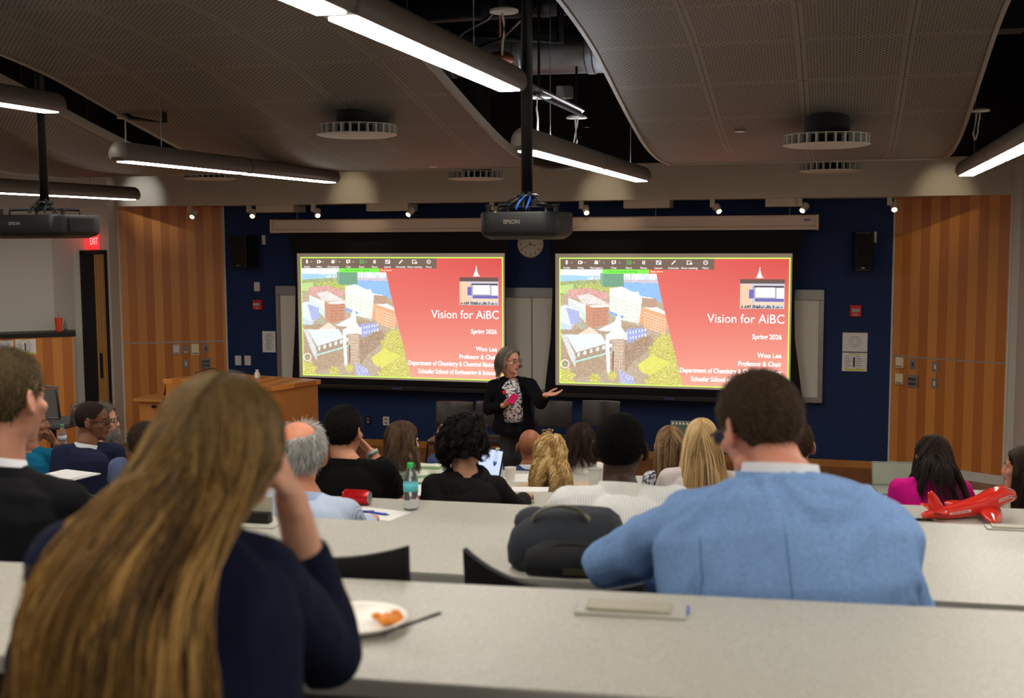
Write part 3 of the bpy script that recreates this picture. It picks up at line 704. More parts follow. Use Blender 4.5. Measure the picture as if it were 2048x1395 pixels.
def unistrut(px0, px1, y0, y1, label):
    p0 = ony(*px0, y0); p1 = ony(*px1, y1)
    e = empty('strut_channel', loc=p0, label=label, cat='strut'); d_ = p1-p0
    obj('rail', MB().tube([(0,0,0), d_], (.035,.03), 4), mat('strut_metal', (170,172,176), .35, .8), e)
    obj('channel_slot', MB().tube([Vector((.02,0,-.032)), d_+Vector((.02,0,-.032))], .012, 6), M_black, e)
unistrut((1062,176), (1160,222), 6.7, 8.3, 'bright metal strut above the right hand pendant')
for i, (px, py, yy, lb) in enumerate(((1008,25,6.0,'white round canopy plate above the big pendant'),(1078,196,6.9,'white round canopy plate at the near end of the metal strut'),(1153,237,8.5,'white round canopy plate at the far end of the metal strut'),(1957,223,9.0,'round canopy plate above the right hand corner pendant'),(253,237,8.4,'round canopy plate in the left gap'))):
    q = ony(px, py, yy); e = obj('canopy_plate', MB().lathe([(.075,0),(.075,.012),(.03,.03)], 20), M_plast_w, smooth='auto'); e.location = q
    setp(e, lb, 'canopy')
    tgt = {0:(1010,110),1:(1080,280),2:(1150,297),3:(1950,280),4:(252,300)}[i]; q2 = ony(*tgt, yy)
    nn = 2 if i in (2,3) else 1
    obj('stem', MB().tube([(0,0,.02),(0,0,TOPZ-q.z)], .008, 6), M_plast_b, e)
    for k in range(nn):
        d_ = q2-q; rs = random.Random(i*3+k)
        pts = [(.02*k-.01, 0, 0)] + [(.02*k-.01+d_.x*t+rs.uniform(-.012,.012), 0, d_.z*t) for t in (.25,.5,.75,1)]
        obj('cord', MB().tube(pts, .006, 6), M_plast_w, e, True)
def cable(pts, r, label, m=M_plast_b):
    q = [ony(*p_) for p_ in pts]; q.append(Vector((q[-1].x+.02, q[-1].y, TOPZ))); o = obj('hanging_cable', MB().tube([v-q[0] for v in q], r, 6), m, smooth=True); o.location = q[0]; setp(o, label, 'cable'); return o
cable([(880,100,7.2),(930,62,7.2),(975,38,7.2),(1000,10,7.2)], .012, 'black cable arcing above the big pendant end')
cable([(940,100,7.5),(1000,80,7.5),(1040,40,7.4),(1080,10,7.4)], .012, 'black cable looping toward the centre pole')
cable([(226,180,8.0),(232,215,8.0),(262,236,8.0),(330,245,8.0)], .02, 'thick black conduit sagging in the left gap')
cable([(900,60,7.8),(1000,75,7.8),(1120,84,7.8)], .025, 'black pipe crossing in front of the silver duct')
pr_ = ony(1000, 118, 7.6); o = obj('pipe_wrap', MB().ell((0,0,0), (.10,.08,.05)).tube([(0,0,0),(0,0,TOPZ-pr_.z)], .01, 6), mat('copper_wrap', (120,66,44), .4, .4), smooth=True); o.location = pr_; setp(o, 'small copper coloured wrap near the big pendant end', 'pipe wrap')
for x, y in ((905,72),(1130,185)):
    q = ony(x, y, 8.1)
    o = obj('junction_box', MB().bb(-.05,.05,-.05,.05,-.04,.04), M_alu); o.location = q; setp(o, 'metal junction box '+('left of the centre pole top' if x < 1000 else 'on the metal strut'), 'junction box')

# ---------------------------------------------------------------- pendant lamps
def pendant(x, y0, y1, z, label, nl=2, tilt=0, up=0):
    e = empty('pendant_lamp', loc=(x, (y0+y1)/2, z), label=label, cat='pendant lamp', group='linear pendant lamps')
    e.rotation_euler = (tilt, 0, 0)
    h = (y1-y0)/2; M_b = mat('lamp_housing', (96,88,80), .5)
    def sec(y, s):
        pts = [(.082*math.cos(math.radians(a))*s, y, (.085*math.sin(math.radians(a))+.0)*s) for a in range(-12, 193, 12)]
        pts += [(-.062*s, y, -.045*s), (.062*s, y, -.045*s)]
        return pts
    rg = [sec(-h-.05, .05), sec(-h-.045, .5), sec(-h-.02, .85), sec(-h, 1), sec(h, 1), sec(h+.02, .85), sec(h+.045, .5), sec(h+.05, .05)]
    obj('housing', MB().rings(rg), M_b, e, smooth='auto')
    obj('joint_collar', MB().rings([[(a*1.02, b, c*1.02) for a, b, c in sec(-.015, 1)], [(a*1.02, b, c*1.02) for a, b, c in sec(.015, 1)]]), mat('collar_grey', (70,66,62), .5), e)
    L = 2*h/nl
    for k in range(nl):
        obj('lens', MB().bb(-.054, .054, -h+k*L+.05, -h+(k+1)*L-.05, -.052, -.044), M_lens, e)
    if up: obj('uplight_lens', MB().bb(-.008, .008, -h+.1, h-.1, .0846, .0856), mat('uplight', (240,246,255), .5, emit=up), e)
    if z < 4.8:
        wr = MB()
        for yy in (-h*.7, h*.7): wr.tube([(0, yy, .07), (0, yy, TOPZ-z)], .003, 5)
        obj('hanger_wire', wr, M_alu, e)
    return e
pendant(-1.70, 1.6, 6.12, 3.44, 'large linear pendant crossing the top centre of the view')
pendant(-1.74, 6.52, 10.6, 3.16, 'linear pendant just right of the centre projector pole', up=45)
e_ = pendant(-4.75, 7.1, 10.6, 3.20, 'linear pendant under the widest ceiling panel, left of centre')
pendant(-7.2, 6.0, 11.0, 3.08, 'linear pendant low at far left beyond the left projector')
pendant(-5.1, 2.6, 6.92, 3.515, 'linear pendant at the left edge above the left projector')
pendant(.98, 6.4, 10.6, 3.16, 'linear pendant at the right edge beside the rightmost ceiling panel')
pendant(.98, 1.2, 5.4, 3.42, 'linear pendant along the right wall, out of the picture above')
pendant(-1.70, -3.0, 1.2, 3.44, 'linear pendant behind the big central one, above the rear rows')
pendant(-4.6, -3.0, 1.2, 3.40, 'linear pendant over the rear left seats')
pendant(.98, -3.0, .8, 3.42, 'linear pendant over the rear right seats')

def diffuser(px, py, y, label, wpx, neck=.16):
    q = ony(px, py, y); e = empty('air_diffuser', loc=(q.x, q.y, q.z), label=label, cat='air diffuser', group='round air diffusers')
    R_ = wpx/FPX*(q-CAMP).dot(FWD)/2
    obj('bottom_disc', MB().lathe([(.02,-.035),(R_*.85,-.033),(R_,-.022),(R_,-.018),(R_*.9,-.015)], 40), mat('diffuser_white', (188,184,176), .5), e, 'auto')
    obj('top_ring', MB().lathe([(R_*.55,.045),(R_*.96,.045),(R_*.96,.05),(R_*.55,.05)], 40), mat('diffuser_white', (188,184,176), .5), e)
    v0 = None
    for k in range(28):
        M = Matrix.Rotation(2*PI*k/28, 4, 'Z')
        if v0 is None: v0 = obj('vane', MB().box((R_*.9, 0, .014), (.05, .012, .062)), mat('diffuser_white', (188,184,176), .5), e)
        else: c_ = v0.copy(); C.objects.link(c_); c_.parent = e; c_.matrix_local = M
    obj('neck', MB().lathe([(R_*.5,.0),(R_*.52,.05),(R_*.52,(TOPZ-q.z if neck > .3 else neck+.05))], 30), mat('duct_black', (16,16,17), .7), e, 'auto')
    return e
diffuser(714, 264, 8.2, 'large round air diffuser under the widest ceiling panel', 158)
diffuser(1653, 284, 8.6, 'large round air diffuser under the right ceiling panel', 168)
diffuser(953, 353, 11.6, 'small far round diffuser beside the centre projector pole', 113, .5)
diffuser(1661, 337, 11.6, 'far round diffuser behind the large right one', 122, .5)
diffuser(420, 353, 11.6, 'far round diffuser behind the left hand pendant', 104, .5)
diffuser(50, 237, 8.3, 'round diffuser cut by the left edge above the left projector', 134)
for px, py, y, lb in ((1480,262,8.9,'small white sprinkler cap on the right ceiling panel'),(866,333,10.1,'small white sprinkler cap on the widest ceiling panel')):
    ys_ = np.linspace(6, 10.45, 400); q = min((ony(px, py, yy) for yy in ys_), key=lambda v: abs(v.z-prof(v.y)+.002))
    o = obj('sprinkler_cap', MB().lathe([(.035,0),(.035,.008),(.02,.012)][::-1] if 0 else [(.02,-.010),(.037,-.006),(.037,0)], 20), M_plast_w, smooth='auto'); o.location = q
    setp(o, lb, 'sprinkler')
q = onz(1082, 322, 3.2); q = ony(1085, 300, 9.2)
o = obj('half_round_duct', MB().ell((0,0,0), (.28,.2,.09), n=24), M_dkmetal, smooth=True); o.location = ony(1118, 318, 9.6); setp(o, 'dark rounded duct end behind the pendant right of the pole', 'duct')

def projector(px, pytop, pybot, Z, wpx, label, polepx_top, cables=True, yawd=0):
    q = atZ(px, (pytop+pybot)/2, Z); W = wpx/FPX*Z*.88; H = (pybot-pytop)/FPX*Z*.86
    r = empty('ceiling_projector', loc=q, rz=yawd, label=label, cat='projector', group='ceiling projectors')
    D = W*.8; n = 12
    def outline(s, z): 
        pts = []
        for cx, cy, a0 in ((W/2-.06, D/2-.05, 0),(-W/2+.06, D/2-.05, 90),(-W/2+.06,-D/2+.05,180),(W/2-.1,-D/2+.09,270)):
            rr = .05 if a0 != 270 else .09
            for k in range(7):
                a = math.radians(a0+15*k); pts.append(((cx+rr*math.cos(a)*(1.2 if rr == .05 else 1))*s, (cy+rr*math.sin(a))*s, z))
        return pts
    M_p = mat('projector_black', (15,14,13), .5)
    obj('casing', MB().rings([outline(.93, -H/2-.012), outline(.985, -H/2+.004), outline(1, -H/2+.02), outline(1, H/2-.012), outline(.97, H/2)]), M_p, r, 'auto')
    obj('lower_cover', MB().rings([outline(.8, -H/2-.03), outline(.95, -H/2-.008)]), mat('projector_grey', (78,68,60), .5), r, 'auto')
    v = MB()
    for k in range(9): v.bb(W*.40, W/2+.004, -D*.30, D*.30, -H*.35+k*H*.08, -H*.35+k*H*.08+.004)
    obj('vent_slats', v, M_dkmetal, r)
    obj('lens_ring', MB().torus((0, D/2+.01, 0), .05, .012, axis='Y'), M_p, r)
    text_at('lettering', 'EPSON', .030, Matrix.Translation((-W*.19, -D/2-.0015, -.004)), mat('dull_silver', (132,124,114), .5), r, bold=.0006)
    a = MB()
    for sx in (-1, 1):
        for sy in (-1, 1): a.tube([(0,0,H/2+.045),(sx*W*.30, sy*D*.3, H/2+.035),(sx*W*.30, sy*D*.3, H/2)], .011, 6)
    a.bb(-.07,.07,-.07,.07,H/2+.03,H/2+.06).torus((0,0,H/2+.085), .05, .014).bb(-.03,.03,-.03,.03,H/2+.05,H/2+.11)
    obj('mount_arms', a, M_dkmetal, r)
    for sx in (-1, 1): obj('adjust_knob', MB().lathe([(.014,0),(.014,.03),(.02,.03),(.02,.04)], 10, Matrix.Translation((sx*W*.42, -D*.3, H/2))), M_black, r)
    obj('pole', MB().tube([(0,0,H/2+.08),(0,0,TOPZ-q.z)], .032, 16), mat('pole_black', (20,19,18), .35, .3), r, True)
    rs = random.Random(px); 
    for k in range(7 if cables else 4):
        a0 = rs.uniform(0, 6.28); p0 = Vector((.02,0,H/2+.10)); p1 = Vector((math.cos(a0)*W*.32, -abs(math.sin(a0))*D*.35, H/2+.012))
        mid = (p0+p1)/2 + Vector((rs.uniform(-.05,.05), -.05, rs.uniform(.0,.05)))
        pts = [p0*(1-t)**2+mid*2*t*(1-t)+p1*t*t for t in np.linspace(0,1,8)]
        c = obj('cable', MB().tube(pts, .006, 6), mat('blue_cable', (30,90,190), .5) if k in (1,4) and cables else M_plast_b, r, True)
        if k in (1,4) and cables: c['label'] = 'blue cable'
    return r
projector(1054.5, 421, 471, 6.5, 185, 'black ceiling projector on a pole at the centre', None)
projector(91, 427, 471, 8.4, 192, 'black ceiling projector on a pole at the far left', None, False)

# ---------------------------------------------------------------- tiers and desks
XL, XR = -8.6, R1.x+.1
DESK = {  # back edge pixels, top height, floor height
 'A': ((670,1155),(2048,1222),1.90,1.16), 'B': ((600,1034),(1830,1091),1.696,.956), 'C': ((652,991),(1830,1043),1.481,.741),
 'D': ((1040,982),(1850,1010),1.27,.53), 'E': ((980,938),(1950,979),1.06,.32), 'F': ((900,930),(1500,952),.75,0)}
DL = {}
for k, (p0, p1, zt, zf) in DESK.items():
    a = onz(*p0, zt); b = onz(*p1, zt)
    if k == 'F':
        e0, u0 = DL['E'][:2]; a = e0 - Vector((-u0.y, u0.x, 0))*-1.32; b = a+u0; a.z = zt
    u = (b-a); u.z = 0; u.normalize(); n = Vector((u.y, -u.x, 0))   # n toward camera
    DL[k] = (a, u, n, zt, zf)
def rowpt(k, x, back=0.0):
    a, u, n, zt, zf = DL[k]; p = a + n*back; t = (x-p.x)/u.x; q = p+u*t; return Vector((q.x, q.y, 0))
order = ['A','B','C','D','E']
def tier(name, zf, front_row, rear_row, label):
    XR_ = XR
    P = [rowpt(front_row, XL, -.06), rowpt(front_row, XR_, -.06)]
    Q = [rowpt(rear_row, XR_, -.06), rowpt(rear_row, XL, -.06)] if rear_row else [Vector((XR_, -3.6, 0)), Vector((XL, -3.6, 0))]
    o = struct(name, MB().prism([(p.x, p.y) for p in (Q[1], Q[0], P[1], P[0])], .001, zf), M_carpet, label=label); return o
tier('floor_tier_1', .32, 'E', 'D', 'lowest carpeted tier'); tier('floor_tier_2', .53, 'D', 'C', 'second carpeted tier'); tier('floor_tier_3', .741, 'C', 'B', 'third carpeted tier')
tier('floor_tier_4', .956, 'B', 'A', 'fourth carpeted tier')
def tierA():
    P = [rowpt('A', XL, -.06), rowpt('A', XR, -.06)]; Q = [rowpt('A', XR, 1.25), rowpt('A', XL, 1.25)]
    struct('floor_tier_5', MB().prism([(p.x, p.y) for p in (Q[1], Q[0], P[1], P[0])], .001, 1.16), M_carpet)
    struct('floor_tier_6', MB().prism([(XL,-3.6),(XR,-3.6),(Q[0].x,Q[0].y),(Q[1].x,Q[1].y)], .001, 1.37), M_carpet)
tierA()
def desk(k, x0, x1, label, endleg=False, dpt=.55):
    a, u, n, zt, zf = DL[k]
    p0 = rowpt(k, x0); L = (rowpt(k, x1)-p0).length
    M = Matrix(((u.x, -n.x, 0, p0.x), (u.y, -n.y, 0, p0.y), (0,0,1,zf), (0,0,0,1)))
    r = empty('lecture_desk', M=M, label=label, cat='desk', group='tiered lecture desks')
    H = zt-zf; y0, y1 = -dpt, 0
    rr = .05; pts = []
    for cx, cy, a0 in ((L-rr, y1-rr, 0),(rr, y1-rr, 90),(rr, y0+rr, 180),(L-rr, y0+rr, 270)):
        for q in range(5): t = math.radians(a0+22.5*q); pts.append((cx+rr*math.cos(t), cy+rr*math.sin(t)))
    obj('desktop', MB().prism(pts, H-.004, H), M_lam, r)
    obj('desk_edge', MB().prism(pts, H-.034, H-.004), M_edge, r, bevel=.004)
    obj('modesty_panel', MB().bb(.02, L-.02, -.05, -.03, .06, H-.034), mat('modesty_grey', (92,88,84), .6), r)
    nl = max(2, int(L/1.8)+1)
    for i in range(nl):
        x = .08+(L-.16)*i/(nl-1)
        obj('leg', MB().tube([(x,-.30,.0),(x,-.30,H-.034)], .025, 12).bb(x-.03, x+.03, -.48, -.08, H-.06, H-.034).bb(x-.03,x+.03,-.5,-.1,0,.03), mat('leg_grey', (120,118,114), .4, .5), r)
    if endleg:
        obj('leg', MB().tube([(L-.02,-.12,H-.06),(L+.03,-.2,H-.10),(L+.04,-.25,H-.3),(L+.04,-.25,0)], .022, 10), mat('bright_leg', (190,184,178), .35, .5), r, True)
    return r
xd = onz(189, 938, 1.27).x
desk('A', -3.6, XR-.15, 'nearest long grey desk with the plate of food')
desk('B', -5.5, XR-.15, 'second long grey desk from the camera, carrying the dark bag')
desk('C', onz(330,985,1.481).x, XR-.15, 'third long grey desk, with the green capped bottle and the paper')
desk('D', onz(360,960,1.27).x, XR-.15, 'fourth long grey desk, under the red toy plane')
desk('E', onz(330,930,1.06).x, XR-.15, 'fifth long grey desk with the white paper cup')
desk('F', onz(330,930,.75).x, XR-.3, 'frontmost long desk, hidden behind the front row of heads')
desk('D', XL+.1, xd, 'grey desk end with a papers stack at far left, beside the aisle', True)

def chair(loc, rz, label, bh=.80, group='swivel seats in the tiers', tilt=0):
    r = empty('swivel_chair', loc=loc, rz=rz, label=label, cat='chair', group=group)
    M_f = mat('chair_black', (9,9,10), .7)
    obj('seat', MB().rings([[(.23*math.copysign(abs(math.cos(t))**.6, math.cos(t))*s, .22*math.copysign(abs(math.sin(t))**.6, math.sin(t))*s, z) for t in np.linspace(0, 2*PI, 28, endpoint=False)] for s, z in ((.9,.405),(1,.42),(1,.445),(.93,.46))]), M_f, r, 'auto')
    # curved shell back: wraps forward at the sides, top edge higher at the corners
    vs = []; nx, nz = 17, 8
    for off in (0, .018):
        for i in range(nx):
            x = -.25+.5*i/(nx-1); q = x/.25
            for j in range(nz):
                t = j/(nz-1); top = bh+.035*abs(q)**2.2-.012
                z = .52+(top-.52)*t; y = -.21-.05*t+.05*q*q - off
                vs.append((x*(1-.06*(1-t)), y, z))
    m_ = MB(); fs = []
    idx = lambda o_, i, j: o_*nx*nz+i*nz+j
    for i in range(nx-1):
        for j in range(nz-1):
            fs += [(idx(0,i,j), idx(0,i,j+1), idx(0,i+1,j+1), idx(0,i+1,j)), (idx(1,i,j), idx(1,i+1,j), idx(1,i+1,j+1), idx(1,i,j+1))]
    for i in range(nx-1):
        fs += [(idx(0,i,0), idx(0,i+1,0), idx(1,i+1,0), idx(1,i,0)), (idx(0,i,nz-1), idx(1,i,nz-1), idx(1,i+1,nz-1), idx(0,i+1,nz-1))]
    for j in range(nz-1):
        fs += [(idx(0,0,j), idx(1,0,j), idx(1,0,j+1), idx(0,0,j+1)), (idx(0,nx-1,j), idx(0,nx-1,j+1), idx(1,nx-1,j+1), idx(1,nx-1,j))]
    m_.add(vs, fs); obj('backrest', m_, M_f, r, 'auto')
    obj('back_post', MB().tube([(0,-.15,.43),(0,-.25,.46),(0,-.25,.62)], .022, 8), M_dkmetal, r, True)
    obj('pedestal', MB().lathe([(.035,.08),(.03,.3),(.06,.40)], 14), M_dkmetal, r, 'auto')
    for k in range(5):
        t = 2*PI*k/5; obj('base_arm', MB().tube([(0,0,.09),(.27*math.cos(t),.27*math.sin(t),.05),(.27*math.cos(t),.27*math.sin(t),.0)], .018, 6), M_dkmetal, r)
    return r
# the two visible empty seats behind the nearest desk
q = onz(648, 1097, 1.93); a = chair((q.x, q.y+.20, .956), -.13, 'empty black swivel chair behind the nearest desk, right of the long haired woman', .985)
q = onz(1072, 1160, 1.90); a = chair((q.x, q.y+.33, .956), -.20, 'empty black swivel chair in front of the dark bag', .928); a.rotation_euler.y = .055; a.scale.x = .88; a.location.z += .0

# front stage chairs
def stage_chair(px, Z, label, dz=0):
    p = atZ(px, 845, Z); r = empty('stacking_chair', loc=(p.x, p.y, 0), rz=PI+.05, label=label, cat='chair', group='brown chairs on the stage')
    M_b = mat('brown_vinyl', (46,38,34), .35, bump=.05, bscale=60)
    rg = []
    for i in range(13):
        q = -1+2*i/12; x = q*.205; y = -.24+.05*q*q
        rg.append([(x, y+.02, .56),(x, y-.01, .57),(x, y-.03, .80),(x, y-.045, .835),(x, y-.065,.84),(x,y-.06,.82),(x, y-.035,.70),(x, y-.03, .56)])
    obj('backrest', MB().rings(rg), M_b, r, 'auto')
    obj('seat', MB().rings([[(.22*math.copysign(abs(math.cos(t))**.6, math.cos(t))*s, .22*math.copysign(abs(math.sin(t))**.6, math.sin(t))*s, z) for t in np.linspace(0, 2*PI, 24, endpoint=False)] for s, z in ((.9,.43),(1,.445),(1,.47),(.9,.485))]), M_b, r, 'auto')
    for sx in (-1, 1):
        obj('back_upright', MB().tube([(sx*.19,-.20,.44),(sx*.19,-.215,.62)], .012, 8), M_dkmetal, r)
        for sy in (-1, 1): obj('leg', MB().tube([(sx*.19, sy*.17, .44),(sx*.22, sy*.22, 0)], .011, 8), M_dkmetal, r)
    return r
for px, lb in ((898,'brown vinyl stage chair furthest left, beside the low outlets'),(979,'brown vinyl stage chair just left of the standing presenter'),(1099,'brown vinyl stage chair just right of the standing presenter'),(1196,'brown vinyl stage chair furthest right, behind the man in the white shirt')):
    stage_chair(px, 12.5, lb)

# lectern
Zl = 12.9; p0 = atZ(325, 758, Zl); p1 = atZ(476, 757, Zl-.1); p2 = atZ(536, 769, Zl-.75)
lec = empty('lectern', loc=(p0.x, p0.y, 0), label='maple veneer lectern desk in front of the left wing', cat='lectern')
zt = p0.z
def rel(p): return (p.x-p0.x, p.y-p0.y)
bk = [rel(p2+Vector((.25,.75,0))), (.25,.75)]
foot = [(0,0), rel(p1), rel(p2), bk[0], bk[1]]
ins = lambda P, s: [(sum(a[0] for a in P)/len(P)*(1-s)+x*s, sum(a[1] for a in P)/len(P)*(1-s)+y*s) for x, y in P]
obj('body', MB().prism(ins(foot, .96), 0, zt-.05), M_woodl, lec)
obj('lectern_top', MB().prism(foot, zt-.05, zt), M_woodp, lec, bevel=.004)
obj('plinth', MB().prism(ins(foot, .98), 0, .08), M_dkmetal, lec)
obj('rear_panel', MB().bb(.32, .62, -.012, 0, .5, zt-.09), M_plast_g, lec)
q = atZ(422, 757, Zl); o = obj('paper_stack', MB().bb(-.12,.12,-.15,.15,0,.02), M_paper); o.location = (q.x, q.y+.25, zt); o.rotation_euler = (0,0,.4); setp(o, 'white papers lying on the lectern top', 'paper')
q = atZ(506, 764, Zl); o = obj('small_bottle', MB().lathe([(.03,0),(.03,.05),(.015,.07),(.018,.09)], 12), M_plast_w, smooth='auto'); o.location = (q.x, q.y+.1, zt); setp(o, 'tiny white topped bottle at the right of the lectern top', 'bottle')
o = obj('gooseneck_microphone', MB().tube([(-.22,0,.01),(-.1,0,.05),(0,0,.07),(.06,0,.06),(.1,0,.0)], .007, 6), M_plast_b, smooth=True); q = atZ(380, 753, Zl); o.location = (q.x+.05, q.y+.4, zt+.004); setp(o, 'thin black microphone arm lying on the lectern', 'microphone')
q0 = atZ(265, 797, 13.1); q1 = atZ(325, 797, 13.0)
sd = empty('side_table', loc=(q0.x, q0.y, 0), label='lower maple side desk joined left of the lectern', cat='desk')
obj('table_top', MB().bb(0, q1.x-q0.x+.0, 0, .6, q0.z-.03, q0.z), M_woodl, sd, bevel=.003)
obj('cabinet_body', MB().bb(.05, q1.x-q0.x, .05, .55, 0, q0.z-.03), M_woodl, sd)
obj('latch', MB().bb(.22,.28,.03,.05,q0.z-.10,q0.z-.07), M_black, sd)
def bottle(loc, s, m_cap, label, labelcol, water=True, cap='cap'):
    r = empty('water_bottle', loc=loc, label=label, cat='bottle')
    G = mat('pet_plastic', (240,246,248), .08, trans=.93, ior=1.2)
    pr = [(.028,0),(.032,.004),(.033,.02),(.031,.03),(.033,.04),(.031,.05),(.033,.06),(.031,.07),(.033,.08),(.033,.125),(.031,.14),(.026,.16),(.014,.185),(.0125,.20)]
    obj('bottle_body', MB().lathe([(a*s,b*s) for a,b in pr], 20), G, r, True)
    obj('label_band', MB().lathe([(.0335*s,.085*s),(.0337*s,.122*s)], 20), labelcol, r, True)
    o = obj('bottle_cap', MB().lathe([(.0145*s,.19*s),(.0145*s,.209*s),(.012*s,.211*s)], 16), m_cap, r, 'auto')
    return r
q = atZ(320, 790, 13.05); b_ = bottle((q.x, q.y+.25, q0.z), .9, mat('cap_green', (60,150,90), .4), 'small water bottle standing on the low side desk by the lectern', mat('lab_grey', (170,170,180), .4)); 
o = obj('red_handset', MB().tube([(0,0,0),(.03,0,.12),(.06,0,.2)], .012, 6), mat('dark_red', (110,40,36), .5), smooth=True); q = atZ(311,795,13.1); o.location = (q.x-.01, q.y+.2, q0.z+.012); setp(o, 'dark red curved arm beside the bottle on the low side desk', 'handset')

# grey mesh office chair at left
oz = .55
q = atZ(104, 800, 11.6); oc = empty('office_chair', loc=(q.x, q.y, oz*0), rz=math.radians(184), label='grey mesh back office chair by the low maple wall at left', cat='chair')
zb = atZ(104, 828, 11.6).z; ztp = atZ(104, 767, 11.6).z
M_gr = mat('mesh_grey', (104,104,104), .7, bump=.3, bscale=600); M_gf = mat('frame_grey', (74,76,78), .4)
obj('mesh_back', MB().rings([[( .21*q_+0, .18+.03*q_*q_, zb+.02),(.21*q_, .20+.03*q_*q_, zb+.02),(.20*q_, .22+.03*q_*q_, ztp-.02),(.20*q_,.20+.03*q_*q_, ztp-.02)] for q_ in np.linspace(-1,1,9)]), M_gr, oc, 'auto')
obj('back_frame', MB().tube([(-.22,.22,zb),(-.215,.24,ztp),(0,.21,ztp+.01),(.215,.24,ztp),(.22,.22,zb),(0,.18,zb-.01),(-.22,.22,zb)], .014, 8), M_gf, oc, True)
obj('seat', MB().rings([[(.25*math.copysign(abs(math.cos(t))**.6, math.cos(t))*s, .24*math.copysign(abs(math.sin(t))**.6, math.sin(t))*s, z) for t in np.linspace(0,2*PI,24,endpoint=False)] for s, z in ((.92,zb-.12),(1,zb-.10),(1,zb-.07),(.92,zb-.05))]), mat('seat_grey', (70,72,76), .8), oc, 'auto')
for sx in (-1,1): obj('armrest', MB().tube([(sx*.27,.1,zb-.08),(sx*.29,.12,zb+.06),(sx*.28,.1,zb+.1),(sx*.28,-.14,zb+.1)], .016, 8), M_gf, oc, True)
obj('pedestal', MB().tube([(0,0,.1),(0,0,zb-.12)], .03, 10), M_dkmetal, oc)
for k in range(5):
    t = 2*PI*k/5; obj('base_arm', MB().tube([(0,0,.1),(.28*math.cos(t),.28*math.sin(t),.05),(.28*math.cos(t),.28*math.sin(t),0)], .018, 6), M_dkmetal, oc)

# ---------------------------------------------------------------- things on the desks
def on_desk(px, py, k): return onz(px, py, DL[k][3])
def desk_yaw(k): u = DL[k][1]; return math.atan2(u.y, u.x)
def outlet_panel(k, cen, w_, d_, label, rz=0, open_lid=False):
    q = on_desk(*cen, k); r = empty('desk_outlet_panel', loc=q, rz=desk_yaw(k)+rz, label=label, cat='outlet panel', group='flip up outlet panels in the desks')
    M_o = mat('outlet_beige', (168,162,142), .45)
    obj('frame', MB().bb(-w_/2, w_/2, -d_/2, d_/2, 0, .006), mat('outlet_frame', (178,176,164), .4), r, bevel=.003)
    if not open_lid: obj('lid', MB().bb(-w_*.40, w_*.36, -d_*.34, d_*.42, .006, .012), M_o, r, bevel=.003)
    else:
        obj('lid', MB().bb(-w_*.4, w_*.36, d_*.2, d_*.26, .006, .09), M_o, r, bevel=.003)
        obj('socket_box', MB().bb(-w_*.38, w_*.34, -d_*.1, d_*.2, .004, .04), M_dkmetal, r)
    return r
outlet_panel('A', (1262,1221), .215, .085, 'closed beige outlet panel set in the nearest desk')
outlet_panel('C', (2030,1057), .22, .07, 'closed outlet panel in the desk behind the red toy plane', 0)
outlet_panel('B', (500,1048), .20, .10, 'raised outlet panel on the desk beyond the long haired woman', 0, True)
q = on_desk(1374, 1222, 'A'); o = obj('blue_tab', MB().bb(-.004,.004,-.02,.03,0,.002), mat('blue_plastic', (60,90,190), .4)); o.location = q; o.rotation_euler = (0,0,.1); setp(o, 'thin blue strip at the right end of the nearest outlet panel', 'strip')
# plate with food and fork
q = on_desk(718, 1252, 'A')
pl_ = empty('dinner_plate', loc=q, label='round white plate at the right elbow of the long haired woman', cat='plate')
M_pl = mat('paper_plate', (238,234,222), .35)
obj('plate_dish', MB().lathe([(.05,.0),(.062,.002),(.086,.014),(.092,.018),(.092,.020),(.084,.0165),(.062,.006),(.0,.005)], 44), M_pl, pl_, True)
q2 = on_desk(776, 1250, 'A'); fd = MB(); rs = random.Random(2)
for i in range(16): fd.ell((rs.gauss(0,.010), rs.gauss(0,.010), .010+rs.uniform(-.002,.006)), (rs.uniform(.007,.012), rs.uniform(.006,.011), .007), n=10)
o = obj('food_portion', fd, mat('orange_food', (236,142,34), .4, bump=.3, bscale=150), smooth=True); o.location = (q2.x, q2.y, q2.z+.004); setp(o, 'orange portion of food on the white plate', 'food')
qa = onz(775, 1262, 1.92); qb = onz(882, 1225, 1.945); 
fk = empty('plastic_fork', loc=qa, label='black plastic fork resting over the rim of the white plate', cat='fork')
d_ = qb-qa
obj('handle', MB().tube([d_*.2, d_*.6, d_], [(.004,.003),(.005,.003),(.006,.003)], 8), M_plast_b, fk, True)
t_ = MB(); sv = Vector((-d_.y, d_.x, 0)).normalized()
t_.tube([d_*.2, d_*.1], [(.004,.002),(.010,.002)], 8)
for k in (-1.5,-.5,.5,1.5): t_.tube([d_*.1+sv*k*.0045, d_*-.08+sv*k*.0045+Vector((0,0,-.003))], .0014, 5)
obj('tines', t_, M_plast_b, fk, True)
